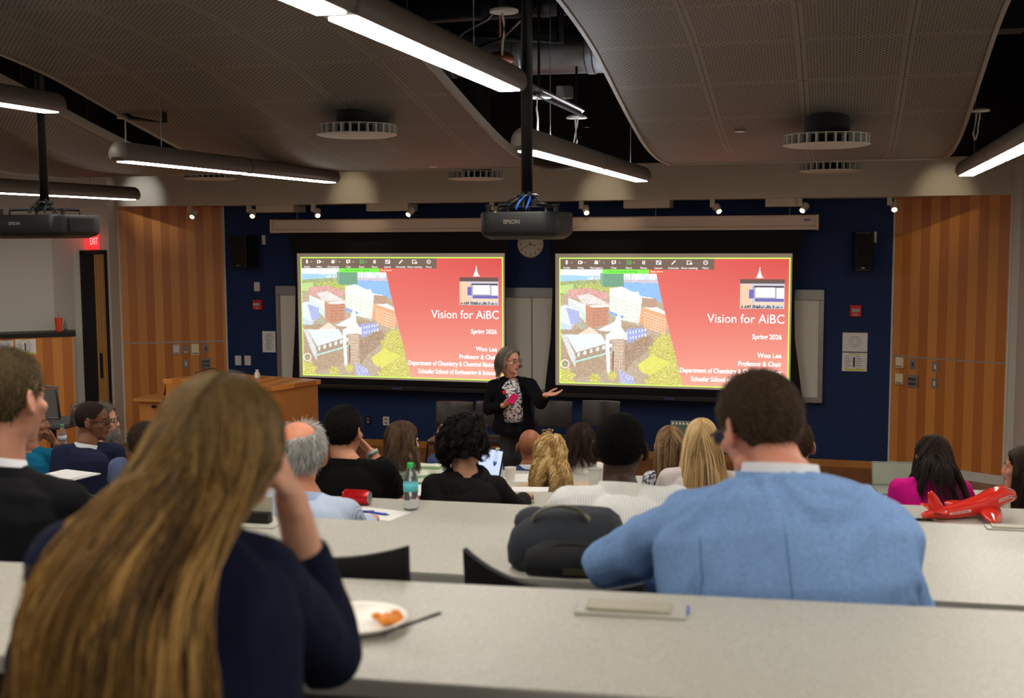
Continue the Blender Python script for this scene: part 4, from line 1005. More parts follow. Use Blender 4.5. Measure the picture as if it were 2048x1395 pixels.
# bottles, cups, cans
M_capg = mat('cap_bright_green', (40,190,90), .4)
q = on_desk(822, 1018, 'C'); bottle(q, .95, M_capg, 'clear water bottle with a green cap on the third desk', mat('label_teal', (90,196,206), .4))
q = on_desk(996, 957, 'E'); bottle(q, .96, M_plast_w, 'clear water bottle with a white cap beside the paper cup', mat('label_blue', (70,110,190), .4))
q = onz(126, 902, 1.06); bottle((q.x, q.y, 1.06), .95, mat('cap_green', (60,150,90), .4), 'green capped bottle between the teal and the navy clad men', mat('lab_grey', (170,170,180), .4))
def paper_cup(q, s, label, m=None, lidm=None, h=.09, r0=.026, r1=.037):
    r = empty('cup', loc=q, label=label, cat='cup')
    obj('cup_wall', MB().lathe([(r0*s,0),(r1*s,h*s),(r1*s*.93,h*s),(r0*s*.9,.004)], 24), m or mat('cup_white', (236,230,218), .6), r, 'auto')
    obj('rim', MB().torus((0,0,h*s), r1*s, .0018), lidm or mat('cup_white', (236,230,218), .6), r, True)
    return r
q = on_desk(1021, 962, 'E'); paper_cup(q, 1.0, 'white paper cup beside the white capped bottle')
q = on_desk(985, 964, 'E')
q = on_desk(1189, 982, 'D'); paper_cup(on_desk(1190, 990, 'D'), 1, 'white tumbler with a steel rim left of the man in the white shirt', mat('tumbler_white', (206,204,198), .4), M_alu, .14, .028, .036)
q = on_desk(712, 1008, 'C'); cn = empty('soda_can', loc=q, label='red soda can on its side behind the pale striped sleeve', cat='can')
CR = Matrix.Translation((-.055,.0,.033)) @ Matrix.Rotation(PI/2, 4, 'Y')
obj('can_body', MB().lathe([(.026,0),(.032,.008),(.032,.105),(.027,.118)], 24, CR), mat('can_red', (190,24,30), .25, .4, var=.3, vscale=40), cn, 'auto')
obj('can_top', MB().lathe([(.027,.117),(.026,.120),(.002,.119)], 24, CR), M_alu, cn, 'auto')
def sheet(k, cen, w_, d_, label, rz=0, m=None, z=0, th=.0015, name='paper_sheet', cat='paper'):
    q = on_desk(*cen, k); o = obj(name, MB().bb(-w_/2, w_/2, -d_/2, d_/2, z, z+th), m or M_paper); o.location = q; o.rotation_euler = (0,0,desk_yaw(k)+rz); setp(o, label, cat); return o
sheet('C', (752,1027), .24, .17, 'white sheet with the blue pen on the third desk', -.25)
q = on_desk(750, 1028, 'C'); pn = empty('ball_pen', loc=(q.x,q.y,q.z+.0065), rz=-.22, label='blue ball pen lying on the white sheet', cat='pen')
obj('barrel', MB().tube([(-.065,0,0),(.06,0,0)], .0048, 8), mat('pen_blue', (40,70,190), .3), pn, True); obj('tip', MB().tube([(.06,0,0),(.075,0,0)], [.0045,.001], 8), M_alu, pn)
q = sheet('C', (727,1024), .085, .055, 'small dark photo card beside the blue pen', .2, mat('card_dark', (90,34,34), .5), .0016, .001, 'photo_card', 'card')
obj('card_border', MB().bb(-.043,.043,-.028,-.024,.0016,.003).bb(-.043,.043,.024,.028,.0016,.003), M_paper, q)
sheet('D', (812,985), .21, .28, 'red edged notebook left of the green capped bottle', .15, mat('note_red', (150,30,44), .6), 0, .008, 'notebook', 'notebook')
sheet('D', (812,983), .20, .27, 'open white page on the red edged notebook', .15, None, .0085, .002)
sheet('E', (1045,956), .22, .26, 'white sheets in front of the blond curly haired person', .2, None, 0, .004)
sheet('E', (1005,960), .16, .2, 'thin sheet under the white capped bottle', -.2, None, 0, .0008)
sheet('D', (1060,978), .2, .12, 'loose white sheet on the fourth desk by the beige top', .1, None, 0, .001)
q = on_desk(140, 950, 'D'); o = obj('paper_stack', MB().bb(-.14,.14,-.1,.1,0,.006).bb(-.13,.12,-.11,.06,.006,.01), M_paper); o.location = q; o.rotation_euler = (0,0,-.2); setp(o, 'white papers on the desk end at far left', 'paper')
# laptop near the pink jacket, tablet near curly hair
def laptop(q, rz, w_, h_, ang, label, m, scr):
    r = empty('laptop', loc=q, rz=rz, label=label, cat='laptop')
    obj('base', MB().bb(-w_/2, w_/2, -.24, 0, 0, .016), m, r, bevel=.003)
    M = Matrix.Translation((0,0,.012)) @ Matrix.Rotation(ang, 4, 'X')
    obj('lid', MB().bb(-w_/2, w_/2, -.004, .004, 0, h_), m, r, bevel=.003, M=M)
    obj('screen', MB().bb(-w_/2+.008, w_/2-.008, -.006, -.004, .01, h_-.01), scr, r, M=M)
    return r
laptop(on_desk(1800, 975, 'E')+Vector((0,.0,0)), .15, .34, .15, -.2, 'open grey laptop left of the woman in pink', mat('laptop_grey', (120,124,112), .5), mat('laptop_screen', (128,132,116), .4, emit=.25))
laptop(on_desk(972, 956, 'E'), -.55, .26, .19, -.25, 'open laptop at the curly haired man', M_dkmetal, mat('laptop_light', (190,206,236), .5, emit=.8))
q = atZ(1376, 866, 8.7); o = obj('display_back', MB().bb(-.13,.13,-.01,.01,-.10,.09), mat('green_grey', (86,104,92), .5)); o.location = q; setp(o, 'grey green screen top between the blond heads and the navy wall', 'monitor')
v_ = MB()
for k in range(9): v_.bb(-.12+.027*k, -.105+.027*k, -.014, -.01, .065, .082)
obj('light_slot', v_, M_plast_w, o)
obj('stand', MB().bb(-.02,.02,-.01,.03,-(q.z-.75),-.1).bb(-.08,.08,-.06,.1,-(q.z-.75),-(q.z-.765)), M_dkmetal, o)
# red inflatable plane
q = on_desk(1880, 1040, 'D'); qn = onz(2030, 1012, 1.36)
pn0 = onz(1846, 1036, 1.30); pn1 = Vector((0,0,0))
tl = on_desk(1846, 1040, 'D'); no = on_desk(2030, 1030, 'D'); D_ = (no-tl); D_.z = 0; Lp = D_.length
M_rd = mat('inflatable_red', (226,44,30), .18, coat=.8)
pr = empty('toy_plane', loc=tl, rz=math.atan2(D_.y, D_.x), label='red inflatable toy plane on the fourth desk', cat='toy plane')
rise = .055
fus = [(0,.022,.018),(.04,.026,.020),(.25,.032,.034),(.45,.045,.045),(.62,.062,.052),(.75,.088,.056),(.86,.105,.05),(.95,.098,.034),(1.0,.085,.012)]
obj('fuselage', MB().tube([(t*Lp, 0, z) for t, z, r in fus], [(r*1.0, r*.95) for t, z, r in fus], 20, round_ends=False), M_rd, pr, True)
obj('nose_cap', MB().tube([(Lp*.985,0,.088),(Lp*1.01,0,.084)], [(.016,.016),(.006,.006)], 12), M_plast_b, pr, True)
obj('tail_fin', MB().tube([(.16*Lp,0,.045),(.10*Lp,0,.10),(.07*Lp,0,.132)], [(.014,.034),(.013,.027),(.008,.014)], 12, up=(1,0,0), round_ends=True), M_rd, pr, True)
for s in (-1, 1):
    obj('tail_wing', MB().tube([(.15*Lp,0,.04),(.14*Lp,s*.06,.05),(.11*Lp,s*.10,.055)], [(.032,.011),(.026,.011),(.014,.007)], 12, round_ends=True), M_rd, pr, True)
    obj('wing', MB().tube([(.68*Lp,s*.02,.045),(.62*Lp,s*.09,.034),(.54*Lp,s*.17,.032),(.50*Lp,s*.20,.03)], [(.055,.018),(.05,.02),(.036,.017),(.018,.01)], 14, round_ends=True), M_rd, pr, True)
M_pk = mat('pale_pink_strip', (240,176,170), .4)
for t0, t1, z0_, z1_, r0_, r1_, tx in ((.24,.46,.032,.046,.0345,.0455,'STEM IN ACTION'),(.74,.97,.087,.094,.0555,.032,'STEM IN ACTION')):
    rg = []
    for k in range(7):
        t = k/6; tt = t0+(t1-t0)*t; z = np.interp(tt, [f_[0] for f_ in fus], [f_[1] for f_ in fus]); rr = np.interp(tt, [f_[0] for f_ in fus], [f_[2] for f_ in fus])*1.005+.0006
        rg.append([(tt*Lp, -rr*math.cos(a_), z+rr*math.sin(a_)*.95) for a_ in (-.12,.2)])
    m_ = MB(); n_ = len(rg); m_.add([p for r_ in rg for p in r_], [(2*i,2*i+1,2*i+3,2*i+2) for i in range(n_-1)]); obj('decal_strip', m_, M_pk, pr, True)
    dots = MB()
    for k in range(14):
        if k in (5, 9): continue
        tt = t0+(t1-t0)*(.15+.7*k/13); z = np.interp(tt, [f_[0] for f_ in fus], [f_[1] for f_ in fus]); rr = np.interp(tt, [f_[0] for f_ in fus], [f_[2] for f_ in fus])+.001
        dots.box((tt*Lp, -rr, z+.002), (.0035,.0015,.004))
    obj('decal_print', dots, M_ink, pr)
mk = MB()
for k, (t, a_) in enumerate(((.84,1.0),(.88,1.15),(.87,.8),(.91,.95),(.93,1.1))):
    z = np.interp(t, [f_[0] for f_ in fus], [f_[1] for f_ in fus]); rr = np.interp(t, [f_[0] for f_ in fus], [f_[2] for f_ in fus])
    mk.ell((t*Lp, -rr*math.cos(a_), z+rr*.95*math.sin(a_)), (.007,.004,.004), n=8)
obj('grey_scribble', mk, M_plast_g, pr)
o = obj('black_pen', MB().tube([(0,0,.006),(.05,0,.006),(.09,0,.004)], .006, 8), M_plast_b, smooth=True); o.location = on_desk(1826, 1040, 'D'); o.rotation_euler = (0,0,.1); setp(o, 'black pen tip at the tail of the red toy plane', 'pen')

# dark bag on desk B
q = on_desk(1128, 1150, 'B'); bg = empty('laptop_bag', loc=(q.x, q.y, q.z), rz=desk_yaw('B')+.05, label='dark blue grey laptop backpack lying on the second desk', cat='bag')
M_bag = mat('bag_fabric', (26,33,42), .75, bump=.25, bscale=300, var=.2, vscale=12); M_bag2 = mat('bag_dark', (15,17,21), .7, bump=.2, bscale=300); M_lea = mat('olive_leather', (66,62,46), .4)
def sup(w_, d_, z, cx=0, cy=0, e=.55, n=36): return [(cx+w_*math.copysign(abs(math.cos(t))**e, math.cos(t)), cy+d_*math.copysign(abs(math.sin(t))**e, math.sin(t)), z) for t in np.linspace(0,2*PI,n,endpoint=False)]
obj('bag_body', MB().rings([sup(.150,.09,.0,0,.10), sup(.168,.105,.02,0,.10), sup(.170,.108,.06,0,.10), sup(.160,.10,.10,0,.11), sup(.135,.085,.135,.01,.12), sup(.10,.055,.155,.02,.13), sup(.05,.03,.162,.02,.13)]), M_bag, bg, True)
obj('front_pocket', MB().rings([sup(.125,.03,.004,.02,.0), sup(.135,.034,.03,.02,.0), sup(.125,.034,.07,.02,.008), sup(.08,.026,.098,.025,.03), sup(.02,.01,.104,.03,.04)]), M_bag2, bg, True)
def arcp(w_, h_, y, z0, n=14, cx=.0): return [(cx+w_*math.cos(t), y(t) if callable(y) else y, z0+h_*math.sin(t)) for t in np.linspace(PI,0,n)]
obj('zip_line', MB().tube(arcp(.150,.118,lambda t: .012+.04*math.sin(t),.02,cx=.01), .0035, 6), M_black, bg, True)
obj('zip_line', MB().tube(arcp(.120,.075,lambda t:-.030+.024*math.sin(t),.015,cx=.02), .003, 6), M_black, bg, True)
obj('carry_handle', MB().tube(arcp(.085,.055,lambda t: .05+.015*math.sin(t),.125,cx=-.015), (.013,.004), 8), M_lea, bg, True)
obj('buckle', MB().bb(-.03,.03,.05,.06,.128,.142), M_alu, bg, bevel=.002)
obj('side_pouch', MB().ell((-.10,.13,.115), (.06,.06,.045)), M_bag, bg, True)
obj('leather_tag', MB().bb(.0,.07,-.037,-.033,.012,.03), M_lea, bg)

# small spotlights of the room washing the soffit (mounted on the deck above the far ends of the panels)
for i, (px, e_w, c_) in enumerate(((285,38,(.95,.98,1)),(706,24,(1,.86,.6)),(1210,24,(1,.86,.6)),(1887,24,(1,.86,.6)))):
    q = ony(px, 394, YS); src = Vector((q.x, YS-1.0, 3.75))
    r = empty('wash_light', loc=src, label='small wash light above the soffit, '+['at far left','left of the centre pole','right of the centre pole','at far right'][i], cat='spotlight', group='wash lights above the soffit')
    obj('lamp_head', MB().lathe([(.04,.12),(.05,.0),(.045,.0),(.02,.1)], 16), M_dkmetal, r, 'auto')
    obj('stem', MB().tube([(0,0,.1),(0,0,TOPZ-src.z)], .01, 6), M_dkmetal, r)
    ld = bpy.data.lights.new('wash', 'SPOT'); ld.energy = e_w; ld.spot_size = .62; ld.spot_blend = 1; ld.color = c_; ld.shadow_soft_size = .03
    lo = bpy.data.objects.new('wash', ld); C.objects.link(lo); lo.parent = r
    lo.rotation_euler = (Vector((0,0,0))-(q-src)).to_track_quat('Z', 'Y').to_euler()
# ================================================================= people
def fuse(mb, voxel, smooth=4, disp=None):
    me = mb.mesh('f'); o = bpy.data.objects.new('f', me); C.objects.link(o)
    bm = bmesh.new(); bm.from_mesh(me); bmesh.ops.recalc_face_normals(bm, faces=bm.faces); bm.to_mesh(me); bm.free()
    r = o.modifiers.new('r', 'REMESH'); r.mode = 'VOXEL'; r.voxel_size = voxel; r.use_smooth_shade = True
    s = o.modifiers.new('s', 'SMOOTH'); s.factor = .5; s.iterations = smooth
    dg = bpy.context.evaluated_depsgraph_get(); dg.update()
    m2 = bpy.data.meshes.new_from_object(o.evaluated_get(dg)); bpy.data.objects.remove(o); bpy.data.meshes.remove(me)
    if disp:
        n = len(m2.vertices); co = np.empty(n*3, 'f'); no = np.empty(n*3, 'f')
        m2.vertices.foreach_get('co', co); m2.vertex_normals.foreach_get('vector', no)
        co = co.reshape(-1,3); no = no.reshape(-1,3); co = co + no*disp(co)[:, None]
        m2.vertices.foreach_set('co', co.reshape(-1).astype('f')); m2.update()
    m2.polygons.foreach_set('use_smooth', [True]*len(m2.polygons))
    return m2
def wrinkle(amp, freq=9, seed=0, stretch=(1,1,.55)):
    def f(co):
        d = np.empty(len(co)); S = Vector(stretch)*freq; sd = Vector((seed*3.1, seed*1.7, 0))
        for i, c in enumerate(co):
            v = Vector((c[0]*S.x, c[1]*S.y, c[2]*S.z))+sd
            a = noise.noise(v*.6)*.9; v2 = v+Vector((a, a*1.7, a))
            d[i] = (1-abs(noise.noise(v2))*2.6)*.7 + noise.noise(v2*2.3)*.5
        return amp*d
    return f
def link_mesh(name, me, m, parent, label=None):
    o = bpy.data.objects.new(name, me); C.objects.link(o); me.materials.clear(); me.materials.append(m); o.parent = parent
    if label: o['label'] = label
    return o
SC_C = np.array((0, -.012, .030)); SC_R = np.array((.078, .099, .091))
HL_Y = [-.13,-.06,-.04,-.02,.005,.03,.05,.07,.085,.1]
HL_Z = [-.075,-.068,-.055,-.012,.012,.012,.035,.078,.095,.3]
def hairmask(p, line=0, bald=0):
    m = p[:, 2] > np.interp(p[:, 1], HL_Y, HL_Z)+line
    if bald == 1: m &= (np.sqrt((p[:, 0]+.014)**2+(p[:, 1]+.042)**2+(p[:, 2]-.112)**2) > .076)
    if bald == 2: m &= (p[:, 2] < .055) & (p[:, 1] < .03)
    return m
def scalp_pts(n, rs, line=0, bald=0, back=None):
    out = []
    while sum(len(o) for o in out) < n:
        d = rs.randn(n*3, 3); d /= np.linalg.norm(d, axis=1)[:, None]
        p = SC_C+d*SC_R; m = hairmask(p, line, bald); out.append(np.concatenate([p[m], (d[m]/SC_R)/np.linalg.norm(d[m]/SC_R, axis=1)[:, None]], 1))
    o = np.concatenate(out)[:n]; return o[:, :3], o[:, 3:]
def tf(M, p): return p @ np.array(M.to_3x3()).T + np.array(M.translation)
def tfd(M, p):
    q = p @ np.array(M.to_3x3()).T; return q/np.linalg.norm(q, axis=1)[:, None]
def hair_mat(name, rough=.42):
    if name in _m: return _m[name]
    m = mat(name, (80,60,40), rough); nt = m.node_tree; p = nt.nodes['Principled BSDF']
    at = N(nt, 'ShaderNodeVertexColor'); at.layer_name = 'tint'; nt.links.new(at.outputs[0], p.inputs['Base Color'])
    p.inputs['Specular IOR Level'].default_value = .22 if rough < .5 else .06; return m
def strands_mesh(name, P, rad, tint, parent, sides=3, label=None, rough=.42):
    """P (S,N,3) curves, rad (N,), tint (S,3) linear or (S,N,3)"""
    S, Nn, _ = P.shape
    T = np.gradient(P, axis=1); T /= np.linalg.norm(T, axis=2)[..., None]+1e-9
    ref = np.random.RandomState(1).randn(S, 1, 3); U = np.cross(T, np.broadcast_to(ref, T.shape)); U /= np.linalg.norm(U, axis=2)[..., None]+1e-9
    V = np.cross(T, U); vs = []
    for k in range(sides):
        a = 2*PI*k/sides; vs.append(P + (U*math.cos(a)+V*math.sin(a))*rad[None, :, None])
    vs = np.stack(vs, 2).reshape(-1, 3)     # S,N,sides
    b = (np.arange(S)[:, None, None]*Nn*sides)+(np.arange(Nn-1)[None, :, None]*sides)
    k = np.arange(sides)[None, None, :]; k2 = (k+1) % sides
    fs = np.stack([b+k, b+k2, b+sides+k2, b+sides+k], -1).reshape(-1, 4)
    me = bpy.data.meshes.new(name); me.vertices.add(len(vs)); me.vertices.foreach_set('co', vs.reshape(-1).astype('f'))
    nf = len(fs); me.loops.add(nf*4); me.loops.foreach_set('vertex_index', fs.reshape(-1).astype('i'))
    me.polygons.add(nf); me.polygons.foreach_set('loop_start', (np.arange(nf)*4).astype('i'))
    try: me.polygons.foreach_set('loop_total', np.full(nf, 4, 'i'))
    except Exception: pass
    me.update(calc_edges=True); me.validate()
    me.polygons.foreach_set('use_smooth', [True]*len(me.polygons))
    ca_ = me.color_attributes.new('tint', 'FLOAT_COLOR', 'POINT'); c = np.ones((S, Nn, sides, 4))
    c[..., :3] = tint[:, None, None, :] if tint.ndim == 2 else tint[:, :, None, :]
    ca_.data.foreach_set('color', c.reshape(-1).astype('f'))
    o = bpy.data.objects.new(name, me); C.objects.link(o); me.materials.append(hair_mat('hair_fibre%d' % int(rough*100), rough)); o.parent = parent
    if label: o['label'] = label
    return o
def L3(c): return np.array([lin(v) for v in c])
def tints(n, pal, rs, groups=None, jit=.15):
    pal = np.array([L3(c) for c in pal]); k = rs.randint(len(pal), size=n)
    if groups is not None: gk = rs.randint(len(pal), size=groups.max()+1); k = np.where(rs.rand(n) < .75, gk[groups], k)
    return pal[k]*(1+rs.randn(n, 1)*jit).clip(.4, 1.7)
def cap(parent, MH, th, tint, rs, line=0, bald=0, lump=.004, lf=30, name='hair'):
    """solid hair mass hugging the scalp"""
    nu, nv = 72, 46; vs = []; dd = []
    for j in range(nv):
        ph = PI*(j/(nv-1)); 
        for i in range(nu):
            t = 2*PI*i/nu; d = (math.sin(ph)*math.cos(t), math.sin(ph)*math.sin(t), math.cos(ph)); dd.append(d)
    dd = np.array(dd); base = SC_C+dd*SC_R; m = hairmask(base, line, bald)
    nr = np.array([noise.noise(Vector(p)*lf) for p in base])
    thv = (th(base) if callable(th) else th)
    p = base + dd*(thv+nr*lump)[:, None] if callable(th) else base+dd*(th+nr*lump)[:, None]
    p = tf(MH, p); fs = []
    for j in range(nv-1):
        for i in range(nu):
            q = (j*nu+i, j*nu+(i+1) % nu, (j+1)*nu+(i+1) % nu, (j+1)*nu+i)
            if all(m[list(q)]): fs.append(q)
    used = sorted({i for f in fs for i in f}); mp = {u: k for k, u in enumerate(used)}
    me = bpy.data.meshes.new(name); me.from_pydata([tuple(p[u]) for u in used], [], [tuple(mp[i] for i in f) for f in fs])
    bm = bmesh.new(); bm.from_mesh(me)
    bmesh.ops.recalc_face_normals(bm, faces=bm.faces); bm.to_mesh(me); bm.free()
    me.polygons.foreach_set('use_smooth', [True]*len(me.polygons))
    ca_ = me.color_attributes.new('tint', 'FLOAT_COLOR', 'POINT'); c = np.ones((len(used), 4)); c[:, :3] = L3(tint); ca_.data.foreach_set('color', c.reshape(-1).astype('f'))
    o = bpy.data.objects.new(name, me); C.objects.link(o); me.materials.append(hair_mat('hair_fibre85', .85)); o.parent = parent
    s = o.modifiers.new('s', 'SOLIDIFY'); s.thickness = .008; s.offset = -1
    return o
def short_hair(parent, MH, pal, n=2600, L=.018, th=.006, r=.0008, bald=0, line=0, seed=0, lift=.35, comb=(0,-.4,-.6), lump=.002, wav=0, thf=None):
    rs = np.random.RandomState(seed)
    o = cap(parent, MH, thf or th, pal[0], rs, line+.004, bald, lump)
    p, nn = scalp_pts(n, rs, line, bald)
    cb = np.array(comb); d = cb[None, :]-nn*(nn@cb)[:, None]; d += rs.randn(n, 3)*.25
    top = (nn[:, 2] > .6) & (nn[:, 1] > 0); d[top] += np.array((.2, .3, .2))
    d = d/np.linalg.norm(d, axis=1)[:, None]*(1-lift)+nn*lift; d /= np.linalg.norm(d, axis=1)[:, None]
    k = 5; P = np.zeros((n, k, 3)); Lr = L*(.6+.8*rs.rand(n))
    th_ = (thf(p) if thf else np.full(n, th)); q = p+nn*(th_*.7)[:, None]
    for i in range(k):
        P[:, i] = q; q = q+d*(Lr/(k-1))[:, None]; d = d*.8+np.array((0,0,-.25))*(1-lift)+rs.randn(n, 3)*wav; d /= np.linalg.norm(d, axis=1)[:, None]
    P = tf(MH, P.reshape(-1, 3)).reshape(n, k, 3)
    strands_mesh('hair_strands', P, np.linspace(r, r*.3, k), tints(n, pal, rs), o)
    return o
def colliders(*L):   # list of 4x4 matrices mapping unit sphere to ellipsoid
    return [(np.array(M)[:3,:3], np.array(M)[:3,3], np.linalg.inv(np.array(M)[:3,:3])) for M in L]
def simulate(p, d, steps, seg, cols, g=.25, pull=None, off=None, jit=0, rs=None, down=(0,0,-1)):
    n = len(p); P = np.zeros((n, steps+1, 3)); P[:, 0] = p; dn = np.array(down, float)
    off = np.zeros(n) if off is None else off; sg = np.broadcast_to(seg, (n,)) if np.ndim(seg) < 2 else seg
    for i in range(steps):
        gd = dn[None, :] if pull is None else pull(i/steps, p)
        d = d*(1-g)+gd*g
        if jit: d = d+rs.randn(n, 3)*jit
        d /= np.linalg.norm(d, axis=1)[:, None]+1e-9
        q = p+d*sg[:, None]
        for A, c, Ai in cols:
            u = (q-c)@Ai.T; L = np.linalg.norm(u, axis=1); ins = L < 1+off*3
            u[ins] = u[ins]/L[ins][:, None]*(1+off[ins]*3)[:, None]; q = np.where(ins[:, None], u@A.T+c, q)
        d = (q-p); d /= np.linalg.norm(d, axis=1)[:, None]+1e-9
        p = q; P[:, i+1] = p
    return P
def long_hair(parent, MH, cols, pal, n=3500, length=.4, steps=22, seed=0, r=.0009, clumps=160, clump=.6, curl=(0,0), g=.22, line=0, lenvar=.15, pull=None, capth=.010, part=.0, puff=.02, name='hair', frontcut=None, darkroot=None, outward=.12, jit=.0, rough=.42, smooth=6, post=None, narrow=None, face=True):
    rs = np.random.RandomState(seed)
    o = cap(parent, MH, capth, pal[0], rs, line+.002, 0, .002, name=name)
    p, nn = scalp_pts(n, rs, line)
    d = nn*outward + np.stack([np.zeros(n) if part is None else np.sign(p[:, 0]-part)*.6, -.35*np.ones(n), np.zeros(n)], 1)*(nn[:, 2:3].clip(0, 1)) + np.array((0,-.05,-.2))
    d /= np.linalg.norm(d, axis=1)[:, None]
    Ln = length*(1+rs.randn(n)*lenvar).clip(.5, 1.5)
    p = p+nn*capth*.8; P0 = tf(MH, p); D0 = tfd(MH, d)
    off = rs.rand(n)*puff
    P = simulate(P0, D0, steps, Ln/steps, cols, g, pull, off, jit, rs)
    if post: P = post(P, off)
    for _ in range(smooth): P[:, 1:-1] = P[:, 1:-1]*.4+(P[:, :-2]+P[:, 2:])*.3
    if face and post is None:
        Mi_ = MH.inverted(); q = tf(Mi_, P.reshape(-1, 3)).reshape(P.shape)
        f = np.clip((.085-q[..., 2])/.03, 0, 1)*(q[..., 1] > .025); q[..., 1] = q[..., 1]*(1-f)+(.025-.2*(np.abs(q[..., 1]-.025)))*f
        P = tf(MH, q.reshape(-1, 3)).reshape(P.shape)
    if narrow:
        h_ = np.array(MH.translation); dd_ = h_[2]-P[..., 2]; W_ = np.interp(dd_, *narrow)
        Mx = (parent.matrix_world.inverted().to_3x3() if False else Matrix.Rotation(-parent.rotation_euler.z, 3, 'Z')) @ RGT; U = np.array(Mx)
        lat = (P-h_)@U; P = P+((W_*np.tanh(lat/W_*1.1))-lat)[..., None]*U
    A, c0, Ai = cols[0]; u = (P-c0)@Ai.T; Lu = np.linalg.norm(u, axis=2); lim = 1.03+off[:, None]*1.5; ins = Lu < lim
    P = np.where(ins[..., None], (u/np.maximum(Lu, 1e-6)[..., None]*lim[..., None])@A.T+c0, P)
    gi = rs.choice(n, clumps, replace=False)
    mid = P[:, steps//2]; grp = np.argmin(((P0[:, None]-P0[gi][None])**2).sum(-1)+.5*((mid[:, None]-mid[gi][None])**2).sum(-1), 1)
    G = P[gi][grp]; t = np.linspace(0, 1, steps+1)
    c = (clump*np.clip(t*1.6, 0, 1))[None, :, None]; P = P*(1-c)+G*c+(rs.randn(n, 1, 3)*.0035)*c
    if curl[0]:
        ph = rs.rand(clumps)[grp]*6.28+rs.randn(n)*.35; w_ = curl[1]*(1+.3*rs.randn(clumps)[grp])
        T = np.gradient(P, axis=1); T /= np.linalg.norm(T, axis=2)[..., None]+1e-9
        U = np.cross(T, np.array((0,1,.01))); U /= np.linalg.norm(U, axis=2)[..., None]+1e-6; V = np.cross(T, U)
        s_ = t[None, :]*Ln[:, None]; amp = curl[0]*np.clip(t*3.2, 0, 1)[None, :]
        a = w_[:, None]*s_+ph[:, None]; P = P+(U*np.cos(a)[..., None]+V*np.sin(a)[..., None])*amp[..., None]
    tn = tints(n, pal, rs, grp)
    if darkroot is not None:
        k = np.clip(1-t/.25, 0, 1)[None, :, None]*.8; tn = tn[:, None, :]*(1-k)+L3(darkroot)[None, None, :]*k
    rad = r*np.interp(t, [0,.1,.7,1], [1,1,.8,.25])
    strands_mesh(name+'_strands', P, rad, tn, o, rough=rough)
    return o
def prim_head(mb, M, nose=1, jaw=1, ear=1):
    E = lambda c, r, rot=None: mb.ell(c, r, M, 20, rot)
    E((0,-.012,.030), (.077,.098,.090)); E((0,.028,-.025), (.062,.064,.082)); E((0,.012,-.02), (.067,.06,.07))
    E((0,.036,-.078), (.044*jaw,.048,.036)); E((0,.070,-.103), (.020,.016,.014)); E((0,.010,-.07), (.056*jaw,.05,.035))
    mb.tube([(0,.086,.016),(0,.097,-.008),(0,.108,-.028),(0,.096,-.036)], [(.008,.01),(.009,.011),(.0125*nose,.011),(.011,.008)], 10, M, up=(0,1,0), round_ends=True)
    for s in (-1, 1):
        E((s*.010,.097,-.031), (.008,.010,.007)); E((s*.043,.060,-.022), (.022,.020,.020)); E((s*.028,.078,.022), (.020,.010,.007))
        R = Euler((0, s*-.12, s*.35))
        mb.ell((s*.084,-.006,-.004), (.007*ear,.017*ear,.031*ear), M, 16, R)
        mb.torus((0,0,0), .0165*ear, .0042, M @ Matrix.Translation((s*.089,-.009,.002)) @ Euler((0, s*-.12, s*.45)).to_matrix().to_4x4(), axis='X', ry=.028*ear, n=18, m=6)
        E((s*.079,.003,-.030), (.006,.009,.009))
    E((0,.090,-.056), (.023,.009,.0055)); E((0,.088,-.066), (.019,.009,.006))
def face_extras(parent, M, brow=(60,45,35), lips=(150,80,72), iris=(70,50,36), skin_m=None):
    k = M.to_scale().x
    for s in (-1, 1):
        e = obj('eye', MB().ell((s*.030,.072,.002), (.0125,.0115,.0105), M, 14), mat('eye_white', (224,218,210), .25), parent, True)
        obj('iris', MB().ell((s*.030,.0815,.002), (.0055,.003,.0055), M, 12), mat('iris_%d' % iris[0], iris, .2), e, True)
        obj('eyebrow', MB().tube([(s*.014,.091,.024),(s*.030,.090,.029),(s*.048,.078,.025)], [(.003,.003),(.0035,.003),(.0015,.002)], 8, M), mat('brow_%d' % brow[0], brow, .8), parent, True)
        obj('eyelid', MB().ell((s*.030,.0735,.006), (.0135,.012,.0085), M, 14), skin_m, parent, True)
    obj('lips', MB().ell((0,.0935,-.0565), (.021,.0075,.0038), M, 14).ell((0,.092,-.0635), (.018,.0075,.0045), M, 14), mat('lips_%d' % lips[0], lips, .4), parent, True)
def glasses(parent, M, m=None, round_=False, k=1):
    m = m or mat('glasses_black', (16,16,18), .3); fr = MB()
    w_, h_ = .024*k, .017*k
    for s in (-1, 1):
        R = M @ Matrix.Translation((s*.031,.098,.001)) @ Matrix.Rotation(s*-.12, 4, 'Z')
        pts = [(w_*math.copysign(abs(math.cos(a))**.6, math.cos(a)), 0, h_*math.copysign(abs(math.sin(a))**.6, math.sin(a))) for a in np.linspace(0, 2*PI, 21)]
        fr.tube(pts, .0017, 6, R, up=(0,1,0))
        fr.tube([(s*.055,.094,.006),(s*.074,.082,.008),(s*.084,.0,.010),(s*.085,-.03,-.004)], (.0012,.003), 6, M)
    fr.tube([(-.008,.1,.004),(0,.103,.006),(.008,.1,.004)], .0016, 6, M)
    o = obj('glasses', fr, m, parent, True)
    ln = MB()
    for s in (-1, 1): ln.ell((s*.031,.098,.001), (w_,.0008,h_), M @ Matrix.Identity(4), 14)
    obj('lens', ln, mat('spectacle_glass', (235,240,245), .03, trans=.95, ior=1.1), o, True)
    return o
